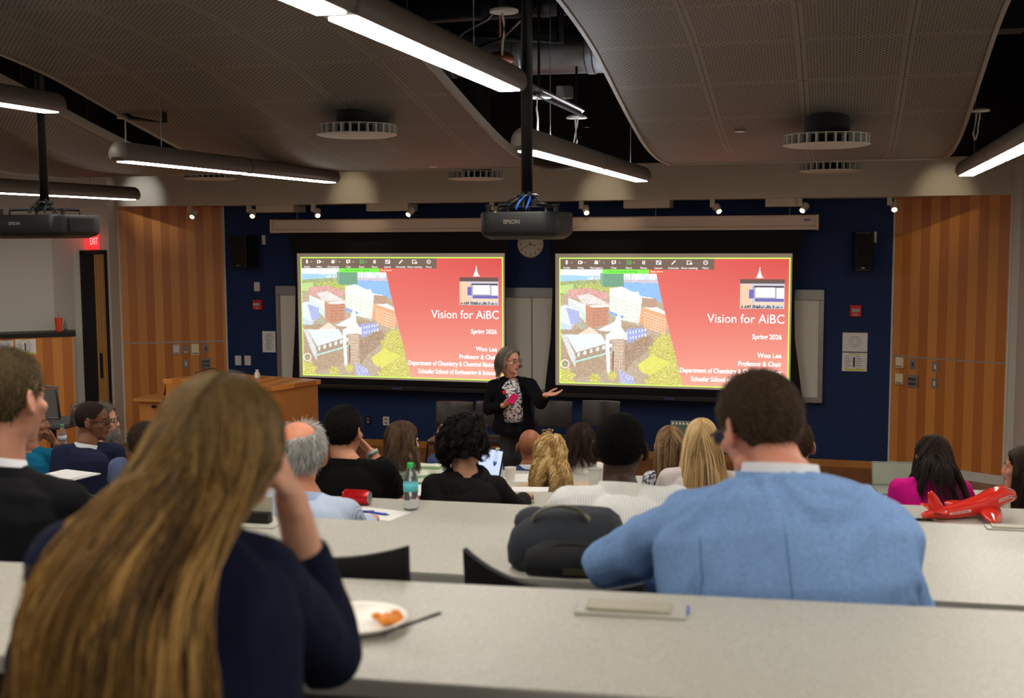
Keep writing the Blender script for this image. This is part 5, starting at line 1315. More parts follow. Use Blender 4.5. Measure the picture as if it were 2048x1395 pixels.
def add_hand(mb, w0, dv, pn, thumb, curl=.5, s=1.0, spread=.06, thumb_out=.6):
    """wrist w0, finger direction dv, palm normal pn (side the fingers curl to), thumb=+1/-1 side along dv x pn"""
    y = Vector(dv).normalized(); z = Vector(pn); z = (z-y*z.dot(y)).normalized(); x = y.cross(z)*thumb
    A = Matrix(((x.x, y.x, z.x, w0[0]), (x.y, y.y, z.y, w0[1]), (x.z, y.z, z.z, w0[2]), (0,0,0,1))) @ Matrix.Diagonal((s,s,s,1))
    # local: +x thumb side, +y fingers, +z palm side
    mb.tube([(0,-.03,0),(0,0,0),(.0,.04,.002),(0,.078,.002),(0,.092,.002)], [(.024,.019),(.026,.017),(.037,.0145),(.040,.013),(.037,.010)], 14, A, up=(0,0,1))
    for i, (x0, L, r) in enumerate(((.029,.072,.0088),(.010,.080,.0092),(-.010,.074,.0088),(-.029,.058,.0078))):
        p = Vector((x0,.085,.002)); a = curl*.35; pts = [p]; rad = [r*1.08]
        sx = (x0/.029)*spread
        for k, f in enumerate((.45,.32,.23)):
            a += curl*(.55,.75,.5)[k]*(1+.1*i); p = p+Vector((sx*L*f, math.cos(a)*L*f, math.sin(a)*L*f)); pts.append(p); rad.append(r*(1,.92,.78)[k])
        mb.tube(pts, [(q, q*.93) for q in rad], 10, A, up=(0,.3,1), round_ends=True)
    t = thumb_out; pts = [Vector((.022,.018,.006)), Vector((.042+.012*t,.040,.014)), Vector((.052+.026*t,.066,.020)), Vector((.052+.034*t,.090,.024))]
    mb.tube(pts, [(.013,.012),(.0115,.011),(.0105,.0095),(.0085,.0075)], 10, A, up=(0,0,1), round_ends=True)
    return A
M_troudark = mat('trouser_dark', (24,25,30), .8)
M_shoe = mat('shoe_black', (18,17,17), .4)
def skin_mat(rgb, name):
    m = mat('skin_'+name, rgb, .5, var=.06, vscale=30, bump=.04, bscale=250)
    m.node_tree.nodes['Principled BSDF'].inputs['Specular IOR Level'].default_value = .28
    return m
def person(label, head, Z, floor, skin, skname, garment, gname='jacket', yaw=0, hyaw=0, hpitch=0, hroll=0, s=1.0, hip=None, hipz=.52,
           nb=None, ndrop=.185, nfwd=.035, sw=.185, g=1.0, sh_drop=.055, SL=None, SR=None, EL=None, ER=None, WL=None, WR=None,
           hands=('desk','desk'), curl=.4, deskz=None, hair=None, wr=.004, vx=.0065, collar=None, collar_m=None, pants=None, standing=False,
           chair_label=None, shirt=None, seed=0, sleeve=1.0, jaw=1, facex=False, extra=None, slope=0, lean=None, torso_fn=None, chw=.78, hunch=0):
    def W(q): return q if isinstance(q, Vector) else atZ(*q)
    Hw = W((head[0], head[1], Z)) if not isinstance(head, Vector) else head
    hip_ = W(hip) if hip is not None else Hw - FWD*.14
    root = empty('person', loc=(hip_.x, hip_.y, floor), rz=yaw, label=label, cat='person')
    Mr = Matrix.Translation((hip_.x, hip_.y, floor)) @ Matrix.Rotation(yaw, 4, 'Z'); Mi = Mr.inverted()
    lc = lambda q: Mi @ W(q)
    h = Mi @ Hw
    MH = Matrix.Translation(h) @ Matrix.Rotation(hyaw, 4, 'Z') @ Matrix.Rotation(hpitch, 4, 'X') @ Matrix.Rotation(hroll, 4, 'Y') @ Matrix.Diagonal((s,s,s,1))
    n = lc(nb) if nb is not None else h+Vector((0,-nfwd,-ndrop))*s
    R_ = lambda v: v
    S = {}; E = {}; Wr = {}
    for sd, SS, EE, WW in ((-1, SL, EL, WL), (1, SR, ER, WR)):
        S[sd] = lc(SS) if SS is not None else n+Vector((sd*sw, -.005, -sh_drop+sd*slope))
        E[sd] = lc(EE) if EE is not None else (S[sd]+Vector((sd*.07,.08,-.27)) if not standing else S[sd]+Vector((sd*.04,-.02,-.29)))
        dz = (deskz-floor+.03) if deskz else S[sd].z-.30
        if deskz and EE is None: E[sd].z = max(E[sd].z, dz+.01); 
        Wr[sd] = lc(WW) if WW is not None else Vector((E[sd].x-sd*.06, E[sd].y+.22, dz+.015))
    hz = hipz if not standing else .92
    c = Vector((0, 0, hz)); d_ = n-c
    def sp(t, back=0): return c+d_*t+Vector((0, -back-hunch*math.sin(PI*t)*.5, 0))
    tors = [(0,.165,.125,0),(.22,.158,.122,.0),(.42,.155,.118,.005),(.62,.165,.118,.012),(.78,.168,.108,.018),(.88,.145,.09,.015),(.95,.095,.072,.008),(1,.062,.06,0)]
    wid = sw/.185
    def torso(mb, k, add, top=1.0, lo=0):
        mb.tube([sp(t, b) for t, a, q, b in tors if lo <= t <= top], [(a*g*(wid if t > .5 else 1)*k+add, q*g*k+add) for t, a, q, b in tors if lo <= t <= top], 22, up=(0,1,0), round_ends=False)
        m1 = (S[-1]+S[1])/2
        for sd in (-1, 1):
            mb.tube([n+Vector((0,-.008,-.012)), (n+S[sd])/2+Vector((0,-.008,-.012+.0)), S[sd]], [(.045*k+add,.045*k+add),(.048*k+add,.050*k+add),(.045*g*k+add,.048*g*k+add)], 14, up=(0,1,0), round_ends=True)
            if k < .8: continue
            q = S[sd]+(Vector((0,-.01,-.12))-Vector((sd*.05,0,0)))
            mb.tube([S[sd], q], [(.048*k*g+add,.055*k*g+add),(.065*k*g+add,.08*k*g+add)], 14, up=(0,1,0), round_ends=True)
    # skin body: one mesh
    b = MB(); prim_head(b, MH, jaw=jaw)
    b.tube([MH @ Vector((0,-.022,-.03)), MH @ Vector((0,-.025,-.09)), n+Vector((0,0,.02)), n+Vector((0,-.004,-.05))], [(.052*s,.058*s),(.053*s*g**.4,.057*s*g**.4),(.062*g**.5,.06*g**.5),(.08,.06)], 18, up=(0,1,0))
    torso(b, .84 if not standing else .70, 0)
    for sd in (-1, 1):
        b.tube([S[sd], (S[sd]*.5+E[sd]*.5), E[sd]], [.040*g**.5,.038*g**.5,.034], 12, round_ends=True)
        b.tube([E[sd], E[sd]*.6+Wr[sd]*.4, Wr[sd]], [.037,.036,.025], 12, round_ends=True)
        mode = hands[0 if sd < 0 else 1]
        fa = (Wr[sd]-E[sd]).normalized()
        if mode == 'desk': add_hand(b, Wr[sd], Vector((fa.x-.15*sd, fa.y, 0)), (0,0,-1), 1 if sd < 0 else 1, curl, s) if False else add_hand(b, Wr[sd], Vector((fa.x-.2*sd, abs(fa.y)+.2, 0)), (0,0,-1), sd, curl, s)
        elif mode: 
            kw = dict(mode); dv = Mi.to_3x3() @ kw.pop('d'); pn = Mi.to_3x3() @ kw.pop('pn'); th = kw.pop('thumb'); add_hand(b, Wr[sd], dv, pn, th, **kw)
    for sd in (-1, 1):
        hx = sd*.095
        if standing: leg = [(hx*.8,0,hz-.05),(hx*.85,.015,.50),(hx*.95,-.01,.09)]
        else: leg = [(hx,.02,hipz-.0),(hx*1.5,.42,hipz+.0),(hx*1.5,.45,.10)]
        b.tube(leg[:2], [(.068,.068),(.05,.05)], 12, round_ends=True); b.tube(leg[1:], [(.05,.05),(.035,.035)], 12, round_ends=True)
        b.tube([(leg[2][0], leg[2][1]-.03,.055),(leg[2][0], leg[2][1]+.13,.035)], [(.035,.035),(.035,.022)], 10, round_ends=True)
    sm = skin_mat(skin, skname)
    body = link_mesh('body', fuse(b, vx, 3), sm, root)
    # garment
    def garm(k, add, top, arms=True, lo=0, fitted=0):
        m = MB(); torso(m, k, add, top, lo)
        if arms:
            for sd in (-1, 1):
                we = E[sd]+(Wr[sd]-E[sd])*(.90 if sleeve == 1 else sleeve)
                r1 = .056*g**.6; 
                m.tube([S[sd], S[sd]*.5+E[sd]*.5, E[sd]], [(r1+add*.3)*1.02, (r1*.93)+add*.3, (.053*g**.5)+add*.3], 14, round_ends=True)
                if sleeve > 0: m.tube([E[sd], E[sd]*.55+we*.45, we], [.052*g**.5+add*.3, .048*g**.4+add*.3, .036+add*.3], 14, round_ends=False)
                m.ell(E[sd], .052*g**.5+add*.3)
        return m
    gm = garm(1, .012, .95)
    gmesh = fuse(gm, vx*1.25, 5, wrinkle(wr, 9, seed))
    if shirt is None: gob = link_mesh(gname, gmesh, garment, root)
    else: gob = None
    if shirt is not None: shirt(root, MH, n, S, E, Wr, gmesh, garment, h)
    # collar
    if collar:
        cm_ = collar_m or garment
        ax = (MH @ Vector((0,-.025,-.09)) - n).normalized()
        for (rr, z0_, z1_, mm_, nm) in collar:
            f = rr/.068; rg = []
            for ax_, ay_, zz, fr in ((.094,.080,z0_-.045,.028),(.082,.074,z0_-.01,.03),(.070,.070,z1_-.004,.036),(.070,.070,z1_,.036),(.073,.073,z1_,.036),(.083,.080,z0_+.0,.034),(.096,.088,z0_-.030,.034)):
                rg.append([n+Vector((ax_*f*math.cos(2*PI*j/32), -.006+ay_*f*math.sin(2*PI*j/32), zz-fr*(.5+.5*math.sin(2*PI*j/32)))) for j in range(32)])
            obj(nm, MB().rings(rg, False), mm_, root, True)
    # trousers
    tm = MB()
    for sd in (-1, 1):
        hx = sd*.095
        if standing: leg = [(hx*.8,0,hz),(hx*.85,.015,.50),(hx*1.0,-.01,.05)]; tm.tube(leg, [(.118,.12),(.086,.09),(.066,.066)], 16)
        else:
            leg = [(hx,.0,hipz),(hx*1.5,.44,hipz+.0)]; tm.tube(leg, [(.10,.10),(.075,.075)], 14, round_ends=True); tm.tube([(hx*1.5,.44,hipz),(hx*1.5,.46,.07)], [(.072,.072),(.055,.055)], 14, round_ends=True)
        fy = -.01 if standing else .46; fx = hx*(1.15 if standing else 1.5)
        obj('shoe', MB().tube([(fx,fy-.05,.04),(fx,fy+.06,.04),(fx,fy+.16,.028)], [(.038,.038),(.043,.038),(.034,.024)], 14, round_ends=True), M_shoe, root, True)
    tm.tube([(0,0,hz-.09),(0,0,hz),(0,-.0,hz+.09)], [(.16*g,.125*g),(.17*g,.13*g),(.16*g,.125*g)], 18, up=(0,1,0))
    link_mesh('trousers', fuse(tm, .014, 4, wrinkle(.004, 8, seed+3)), pants or M_troudark, root)
    cols = colliders(MH @ Matrix.Translation(Vector(SC_C)) @ Matrix.Diagonal((SC_R[0]+.006, SC_R[1]+.006, SC_R[2]+.006, 1)),
                     MH @ Matrix.Translation((0,.02,-.03)) @ Matrix.Diagonal((.071,.066,.09,1)),
                     Matrix.Translation(n+Vector((0,0,.02))) @ Matrix.Diagonal((.066,.064,.08,1)),
                     Matrix.Translation(sp(.66,.012)) @ Matrix.Diagonal((.19*g*wid,.150*g,.27,1)),
                     Matrix.Translation(n+(S[-1]-n)*.62+Vector((0,-.008,-.025))) @ Matrix.Diagonal((.13,.083,.083,1)),
                     Matrix.Translation(n+(S[1]-n)*.62+Vector((0,-.008,-.025))) @ Matrix.Diagonal((.13,.083,.083,1)))
    if hair: hair(root, MH, cols)
    if facex: face_extras(root, MH, skin_m=sm, **(facex if isinstance(facex, dict) else {}))
    if extra: extra(root, MH, n, S, E, Wr, Mi)
    if not standing:
        q = Mr @ Vector((0,-.02,0)); chair((q.x, q.y, floor), yaw, chair_label or ('black swivel chair under the '+' '.join(label.split()[:10])), chw)
    return root

from mathutils.bvhtree import BVHTree
def seam_on(root, meshobj, pts, dirv, name, r=.0016, m=None):
    """thin stitched line laid on a garment: points projected along dirv onto its surface"""
    bv = BVHTree.FromPolygons([v.co.copy() for v in meshobj.data.vertices], [tuple(q.vertices) for q in meshobj.data.polygons]); out = []
    for a, b in zip(pts[:-1], pts[1:]):
        for k in range(8):
            q = Vector(a)*(1-k/8)+Vector(b)*(k/8); h_ = bv.ray_cast(q-Vector(dirv)*1.0, Vector(dirv))
            if h_[0] is not None: out.append(h_[0]-Vector(dirv)*.0004)
    if len(out) > 3: obj(name, MB().tube(out, r, 6), m, root, True)
def SH(**k): return lambda r, M, c: short_hair(r, M, **k)
def LH(**k): return lambda r, M, c: long_hair(r, M, c, **k)
F = {k: DL[k][4] for k in DL}; T_ = {k: DL[k][3] for k in DL}
def cloth(name, rgb, **k): 
    kk = dict(rough=.9, bump=.25, bscale=700, sheen=0); kk.update(k); m = mat(name, rgb, **kk); m.node_tree.nodes['Principled BSDF'].inputs['Specular IOR Level'].default_value = .15; return m
def striped(name, c1, c2, period, axis='Z', duty=.5, rough=.8, distort=.0):
    m = mat(name, c1, rough, bump=.15, bscale=500); nt = m.node_tree; p = nt.nodes['Principled BSDF']
    tc = N(nt, 'ShaderNodeTexCoord'); sp = N(nt, 'ShaderNodeSeparateXYZ'); nt.links.new(tc.outputs['Object'], sp.inputs[0])
    nz = N(nt, 'ShaderNodeTexNoise'); nz.inputs['Scale'].default_value = 4; nt.links.new(tc.outputs['Object'], nz.inputs['Vector'])
    v = mth(nt, 'ADD', sp.outputs[axis], mth(nt, 'MULTIPLY', nz.outputs['Fac'], distort))
    f = mth(nt, 'LESS_THAN', mth(nt, 'FRACT', mth(nt, 'DIVIDE', v, period)), duty)
    mx = N(nt, 'ShaderNodeMixRGB'); mx.inputs[1].default_value = col(*c1); mx.inputs[2].default_value = col(*c2)
    nt.links.new(f, mx.inputs[0]); nt.links.new(mx.outputs[0], p.inputs['Base Color']); return m
def floral(name, base, cols_, scale=60):
    m = mat(name, base, .8); nt = m.node_tree; p = nt.nodes['Principled BSDF']; prev = None
    tc = N(nt, 'ShaderNodeTexCoord')
    for i, (c, th) in enumerate(cols_):
        n = N(nt, 'ShaderNodeTexNoise'); n.inputs['Scale'].default_value = scale*(1+.2*i); n.inputs['Detail'].default_value = 1
        mp = N(nt, 'ShaderNodeMapping'); mp.inputs['Location'].default_value = (i*5.3, i*2.1, i); nt.links.new(tc.outputs['Object'], mp.inputs[0]); nt.links.new(mp.outputs[0], n.inputs['Vector'])
        f = mth(nt, 'GREATER_THAN', n.outputs['Fac'], th)
        mx = N(nt, 'ShaderNodeMixRGB'); mx.inputs[2].default_value = col(*c)
        if prev is None: mx.inputs[1].default_value = col(*base)
        else: nt.links.new(prev, mx.inputs[1])
        nt.links.new(f, mx.inputs[0]); prev = mx.outputs[0]
    nt.links.new(prev, p.inputs['Base Color']); return m
M_wcol = cloth('white_collar', (214,216,222))
NAVY = cloth('navy_wool', (19,24,46)); 
BLU = cloth('light_blue_wool', (122,156,204), var=.10, vscale=120, bump=.3)
BLK = cloth('black_wool', (14,14,17)); KNIT = cloth('black_knit', (12,12,11), bump=.8, bscale=260)

# --- woman with long hair, nearest
def hair_front(r, MH, cols):
    h0 = MH.translation
    XD = [-.12,-.02,.05,.12,.2,.3,.5]; XR_ = [.080,.088,.068,.090,.112,.125,.132]; XL_ = [-.085,-.10,-.155,-.215,-.245,-.252,-.26]
    U = np.array(RGT); H0 = np.array(h0)
    def post(P, off):
        rs = np.random.RandomState(9); d = (h0.z-P[..., 2]); a = np.clip(((P[:, 0]-H0)@U)/.085, -1, 1)
        a = np.clip(a+rs.randn(len(a))*.18, -1, 1)[:, None]*.5+.5
        xt = np.interp(d, XD, XL_)+(np.interp(d, XD, XR_)-np.interp(d, XD, XL_))*a
        w_ = np.clip((d+.03)/.10, 0, 1)*.92; P = P+((xt-(P-H0)@U)*w_)[..., None]*U
        yb = np.full(P.shape[:2], 9.0)
        for A, c, Ai in cols[2:]:
            rx, ry, rz = np.linalg.norm(A, axis=0); q = 1-((P[..., 0]-c[0])/rx)**2-((P[..., 2]-c[2])/rz)**2
            yb = np.where(q > 0, np.minimum(yb, c[1]-ry*np.sqrt(np.maximum(q, 0))), yb)
        yb = yb-.006-off[:, None]*1.2; wy = np.clip((d-.02)/.08, 0, 1)
        P[..., 1] = P[..., 1]*(1-wy)+np.minimum(P[..., 1], yb)*wy
        return P
    long_hair(r, MH, cols, [(74,52,28),(126,96,50),(150,112,56),(176,134,68),(98,74,40),(196,156,92),(112,84,44)], n=10000, length=.66, steps=32, seed=5, r=.0010,
              clumps=230, clump=.62, curl=(.006,15), g=.30, puff=.02, lenvar=.10, darkroot=(98,80,46), capth=.008, outward=.05, smooth=8, post=post)
w_head = (432, 926)
person('woman in navy with very long light brown hair, forehead on her hand, nearest the camera', w_head, 1.66, F['A'], (214,160,132), 'fair', NAVY, 'jacket',
       hyaw=.10, hpitch=-.42, hroll=.20, s=.98, hip=(330, 1200, 1.42), nb=(360,1055,1.60), SL=(150,1130,1.56), SR=(512,1160,1.58), g=1.02,
       EL=(90,1330,1.78), WL=(250,1345,1.98), ER=onz(655,1308,1.955), WR=(580,990,1.75),
       hands=('desk', dict(d=Vector((-.20,-.16,.95)), pn=Vector((-.8,-.5,0)), thumb=1, curl=.45, s=1.04)), sleeve=.68,
       deskz=T_['A'], hair=hair_front, vx=.005, wr=.006, seed=1, facex=True, chw=.72, chair_label='black swivel chair under the woman with very long hair')
# --- man, black suit, left edge
person('man in a black suit with short sandy hair at the left edge', (14,800), 3.0, F['B'], (206,146,122), 'pink', BLK, 'jacket',
       yaw=-.15, hyaw=.02, hpitch=.0, s=1.04, hip=(-20,1150,2.85), nb=(-2,942,2.98), SR=(128,1012,2.95), SL=(-150,1010,2.95), g=1.12, ER=(165,1180,3.05), WR=(120,1190,3.28), deskz=T_['B'], EL=(-190,1160,3.0),
       hair=SH(pal=[(66,54,36),(104,88,60),(84,70,46),(120,102,72)], L=.018, th=.007, n=5500, r=.0008, seed=2, lift=.12, line=.004), vx=.0055, wr=.005, seed=2,
       collar=[(.066,.0,.055,M_wcol,'shirt_collar'),(.080,-.035,.035,BLK,'jacket_collar')], facex=True)
# --- man in light blue jacket
def seams(r, MH, n, S, E, Wr, Mi):
    glasses(r, MH, k=1.05)
    jk = [c for c in r.children if c.name.startswith('jacket') and 'collar' not in c.name][0]; ms = cloth('seam_blue', (84,116,160))
    seam_on(r, jk, [n+Vector((.01,0,-.05)), n+Vector((.03,0,-.2)), n+Vector((.045,0,-.40))], (0,1,0), 'back_seam', .0014, ms)
    for sd in (-1,): seam_on(r, jk, [S[sd]+Vector((-sd*.035,0,.02)), S[sd]+Vector((-sd*.045,0,-.06)), S[sd]+Vector((-sd*.03,0,-.16))], (0,1,0), 'sleeve_seam', .0016, ms)

person('large man in a light blue jacket and black glasses with his head bowed', (1519,856), 2.72, F['B'], (206,140,118), 'ruddy', BLU, 'jacket',
       yaw=.05, hyaw=.66, hpitch=-.32, hroll=-.05, s=1.06, hip=(1612,1240,2.50), hipz=.55, nb=(1560,958,2.64), ndrop=.2, g=1.42, sw=.215, SL=(1378,1052,2.66), SR=(1738,1066,2.56),
       EL=(1222,1122,2.82), WL=(1330,1165,3.05), ER=(1810,1230,2.66), WR=(1730,1215,2.92), hunch=.10,
       deskz=T_['B'], hair=SH(pal=[(58,44,32),(82,64,48),(70,54,42),(100,80,62)], L=.014, th=.006, n=7000, r=.0007, seed=3, lift=.30, line=-.002), vx=.006, wr=.012, seed=3,
       collar=[(.078,.0,.055,M_wcol,'shirt_collar'),(.092,-.05,.035,BLU,'jacket_collar')], facex=True, extra=seams, chw=.70, jaw=1.25)
# --- third row
person('balding white haired man in a pale blue striped shirt', (598,913), 4.2, F['C'], (206,136,104), 'tan', striped('blue_pinstripe', (150,168,196), (190,202,220), .006, 'X', .5), 'shirt',
       hyaw=.30, hpitch=-.12, s=1.06, hip=(610,1100,4.02), nb=(607,1000,4.15), SL=(505,1020,4.12), SR=(688,1030,4.12), g=1.1, ER=(722,1075,4.28), deskz=T_['C'],
       hair=SH(pal=[(150,150,146),(196,196,192),(176,174,168),(214,212,206)], L=.026, th=.005, n=4200, r=.0009, bald=1, seed=4, lift=.4), seed=4, wr=.004,
       collar=[(.068,.0,.052,cloth('blue_shirt_collar', (164,184,214)),'shirt_collar')])
WS = striped('white_dobby', (232,232,230), (206,207,206), .009, 'X', .5)
person('man with close cropped black hair in a textured white shirt', (1241,899), 4.12, F['C'], (58,38,30), 'dark', WS, 'shirt',
       hyaw=0, hpitch=-.05, s=1.06, hip=(1238,1120,3.95), nb=(1242,986,4.06), SL=(1136,1008,4.03), SR=(1350,1006,4.03), g=1.12, EL=(1098,1062,4.15), deskz=T_['C'],
       hair=SH(pal=[(12,10,10),(20,17,16),(9,8,8)], L=.005, th=.004, n=5000, r=.0008, seed=5, line=.004, lift=.6, wav=.4), seed=5, wr=.005, vx=.006,
       collar=[(.070,.0,.058,cloth('white_shirt_collar', (216,216,210)),'shirt_collar')])
# --- fourth row
def wristwatch(r, MH, n, S, E, Wr, Mi):
    d = (Wr[1]-E[1]).normalized(); p = Wr[1]+d*-.005
    obj('wristwatch', MB().tube([p-d*.012, p+d*.012], .033, 16), M_alu, r, True)
person('man in a black sweater and wristwatch resting his chin on his hand', (688,864), 5.65, F['D'], (196,136,106), 'olive', KNIT, 'sweater',
       hyaw=-.12, s=1.04, hip=(690,1010,5.48), nb=(694,930,5.6), SL=(632,946,5.56), SR=(768,944,5.56), g=1.12, ER=(788,975,5.78), WR=(744,905,5.82),
       hands=('desk', dict(d=Vector((-.75,.25,.55)), pn=Vector((-.5,-.6,-.4)), thumb=1, curl=.7)), sleeve=.8, deskz=T_['D'], extra=wristwatch,
       hair=SH(pal=[(18,15,13),(34,28,23),(24,20,17)], L=.012, th=.008, n=4200, r=.0009, seed=6, lift=.3), seed=6, collar=[(.078,-.02,.05,KNIT,'roll_collar')])
def curls(pal, n, L, seed, amp=.010, fr=85, **k): return LH(**{**dict(pal=pal, n=n, length=L, seed=seed, curl=(amp, fr), part=None, clumps=170, clump=.75, steps=32, r=.0014, g=.10, puff=.02, capth=.018, outward=.5, jit=.08), **k})
HOOD = cloth('charcoal_hoodie', (24,20,21))
def hood(r, MH, n, S, E, Wr, Mi):
    m = MB(); m.torus((0,0,0), .105, .030, Matrix.Translation(n+Vector((0,-.035,-.01))) @ Matrix.Rotation(.45, 4, 'X'), ry=.10)
    m.ell(n+Vector((0,-.12,-.07)), (.10,.04,.085))
    link_mesh('hood', fuse(m, .009, 4, wrinkle(.006, 14, 3)), HOOD, r)
person('person with a mass of dark curly hair in a charcoal hoodie', (932,886), 5.7, F['D'], (190,140,112), 'olive2', HOOD, 'hoodie',
       yaw=-.2, hyaw=-.2, s=1.02, hip=(930,1020,5.5), nb=(934,955,5.64), SL=(868,972,5.6), SR=(990,975,5.6), g=1.02, deskz=T_['D'], extra=hood,
       hair=curls([(14,11,10),(28,21,18),(20,15,13),(40,31,26)], 4200, .085, 7, .011, 95), seed=7)
person('person hidden behind the man in the light blue jacket, one ear showing', (1590,892), 5.6, F['D'], (214,150,122), 'pink2', cloth('grey_sweater', (90,92,100)), 'sweater',
       yaw=.0, s=1.03, hip=(1590,1020,5.45), deskz=T_['D'], hair=SH(pal=[(60,44,32),(80,60,44)], n=2000, seed=8), seed=8, hyaw=-.1)
person('grey blue shirted person hidden behind the long haired woman, one shoulder showing', (292,888), 6.4, F['D'], (200,150,124), 'fair3', cloth('greyblue_shirt', (96,108,142)), 'shirt',
       s=1.0, hip=(288,1000,6.25), SL=(240,935,6.3), deskz=T_['D'], hair=SH(pal=[(60,44,32),(80,60,44)], n=1500, seed=9), seed=9)
# --- fifth row
person('woman with wavy shoulder length brown hair in a green and white striped shirt', (806,884), 7.0, F['E'], (214,166,140), 'fair4', striped('green_stripe', (222,226,208), (140,166,122), .034, 'Z', .45, distort=.02), 'shirt',
       yaw=-.3, hyaw=-.3, hpitch=-.05, s=1.0, hip=(822,1000,6.85), nb=(818,935,6.95), SL=(772,946,6.92), SR=(872,948,6.92), g=1.12, deskz=T_['E'],
       hair=LH(pal=[(66,48,34),(92,68,48),(80,58,42),(112,86,62)], n=3000, length=.26, seed=10, narrow=([-.12,0,.1,.25],[.1,.115,.125,.14]), curl=(.006,30), clumps=90, r=.0013, steps=16, puff=.03, capth=.012), seed=10)
BEI = cloth('beige_knit', (206,178,148))
person('person with bright blond curly hair and a beige top', (1101,913), 6.9, F['E'], (222,170,140), 'fair5', BEI, 'top',
       s=1.0, hip=(1100,1010,6.72), nb=(1100,970,6.85), SL=(1052,984,6.82), SR=(1150,984,6.82), g=.98, deskz=T_['E'],
       hair=curls([(214,176,110),(240,208,146),(176,134,74),(250,226,172),(196,154,92)], 4800, .25, 11, .013, 88, g=.25, outward=.15, puff=.03, clumps=170, clump=.85, jit=.03, part=None, capth=.010, narrow=([-.12,0,.1,.25],[.11,.125,.13,.12])), seed=11)
person('woman with long straight light brown hair and a dark floral top', (1340,892), 7.1, F['E'], (220,168,142), 'fair6', floral('grey_floral', (206,206,208), [((60,70,96),.56),((120,120,130),.6)], 50), 'top',
       hyaw=.15, hpitch=-.15, s=.98, hip=(1345,1000,6.95), nb=(1342,943,7.05), SL=(1304,960,7.0), SR=(1392,960,7.0), deskz=T_['E'], EL=(1300,985,7.2), 
       hair=LH(pal=[(104,80,56),(138,110,76),(120,94,64),(160,130,92)], n=3200, length=.36, seed=12, narrow=([-.12,0,.1,.3],[.095,.105,.105,.11]), clumps=120, r=.0012, steps=16, clump=.4, puff=.02), seed=12)
person('person with long straight pale blond hair, beside the light brown haired woman', (1403,882), 6.6, F['E'], (224,176,150), 'fair7', cloth('pale_blouse', (212,204,200)), 'blouse',
       hyaw=.1, hpitch=-.1, s=1.02, hip=(1410,1010,6.45), nb=(1404,940,6.55), deskz=T_['E'],
       hair=LH(pal=[(184,150,100),(214,182,130),(200,166,112),(228,200,152)], n=3600, length=.40, seed=13, narrow=([-.12,0,.1,.3],[.1,.12,.13,.14]), clumps=120, r=.0013, steps=16, clump=.4, puff=.02), seed=13)
q_ = atZ(1368, 974, 6.5); o = obj('orange_pencil', MB().tube([(-.05,0,-.03),(.06,0,.035)], .004, 6), mat('pencil_orange', (216,120,84), .5), smooth=True); o.location = q_; setp(o, 'orange pencil held up between the blond person and the white shirt', 'pencil')
PINK = cloth('magenta_blazer', (206,20,132), var=.06, vscale=8, sheen=0)
person('woman in a magenta blazer with long wavy dark hair', (1866,917), 6.6, F['E'], (206,150,120), 'warm', PINK, 'blazer',
       yaw=.12, hyaw=.1, hpitch=-.35, hroll=.05, s=1.04, hip=(1862,1030,6.38), nb=(1862,960,6.52), SL=(1802,978,6.48), SR=(1922,982,6.48), g=1.1, deskz=T_['E'], EL=(1790,1020,6.6),
       hair=LH(pal=[(30,22,18),(48,36,28),(40,30,24),(66,50,38)], n=4200, length=.40, seed=14, narrow=([-.12,0,.1,.3],[.1,.12,.155,.19]), curl=(.009,26), clumps=110, r=.0013, steps=20, puff=.012, clump=.6, g=.3), seed=14, wr=.006)
person('dark haired woman in a cream top at the right edge, chin on her hand', (2046,937), 6.5, F['E'], (206,146,116), 'warm2', cloth('cream_top', (206,202,176)), 'top',
       yaw=.35, hyaw=.85, hpitch=-.02, s=1.0, hip=(2062,1060,6.45), nb=(2058,985,6.52), SL=(2016,1004,6.5), SR=(2110,1004,6.5), EL=(2004,1022,6.7), WL=(2012,984,6.62), deskz=T_['E'],
       hands=(dict(d=Vector((.1,0,1)), pn=Vector((.9,-.2,0)), thumb=1, curl=.9, s=.95),'desk'), sleeve=.75,
       hair=LH(pal=[(40,28,22),(60,44,34),(50,36,28)], n=3000, length=.32, seed=15, curl=(.006,24), clumps=90, r=.0013, steps=16, puff=.02, line=.0), seed=15, facex=dict(brow=(50,36,30)))
# left section
person('man in a navy suit and glasses in profile at the left', (186,842), 7.6, F['E'], (128,84,62), 'brown', cloth('navy_suit', (34,38,62)), 'jacket',
       yaw=-.5, hyaw=-.75, hpitch=-.05, s=1.06, hip=(172,970,7.45), nb=(176,893,7.55), SL=(126,908,7.5), SR=(228,905,7.6), g=1.15,
       hair=SH(pal=[(44,36,32),(84,76,72),(60,52,48)], L=.004, th=.0015, n=3500, r=.0008, seed=16, lift=.5, line=.006), seed=16, extra=lambda r,M,*a: glasses(r, M),
       collar=[(.070,.0,.04,M_wcol,'shirt_collar')], facex=dict(brow=(30,24,22), lips=(120,66,58)))
def beard(r, MH, cols):
    short_hair(r, MH, pal=[(90,82,74),(140,132,124),(112,104,96)], L=.03, th=.012, n=2200, seed=17, r=.001)
    rs = np.random.RandomState(3); n = 1600; d = rs.randn(n*4, 3); d /= np.linalg.norm(d, axis=1)[:, None]
    p = np.array((0,.036,-.072))+d*np.array((.058,.062,.048)); m = (p[:, 2] < -.045) & (p[:, 1] > -.01); p = p[m][:n]; dd = d[m][:n]
    P = np.stack([p+dd*k*.006+np.array((0,0,-.004*k)) for k in range(4)], 1); P = tf(MH, P.reshape(-1,3)).reshape(len(p), 4, 3)
    strands_mesh('beard', P, np.array((.0014,.0012,.001,.0004)), tints(len(p), [(150,146,140),(190,186,180),(120,114,108)], rs), r)
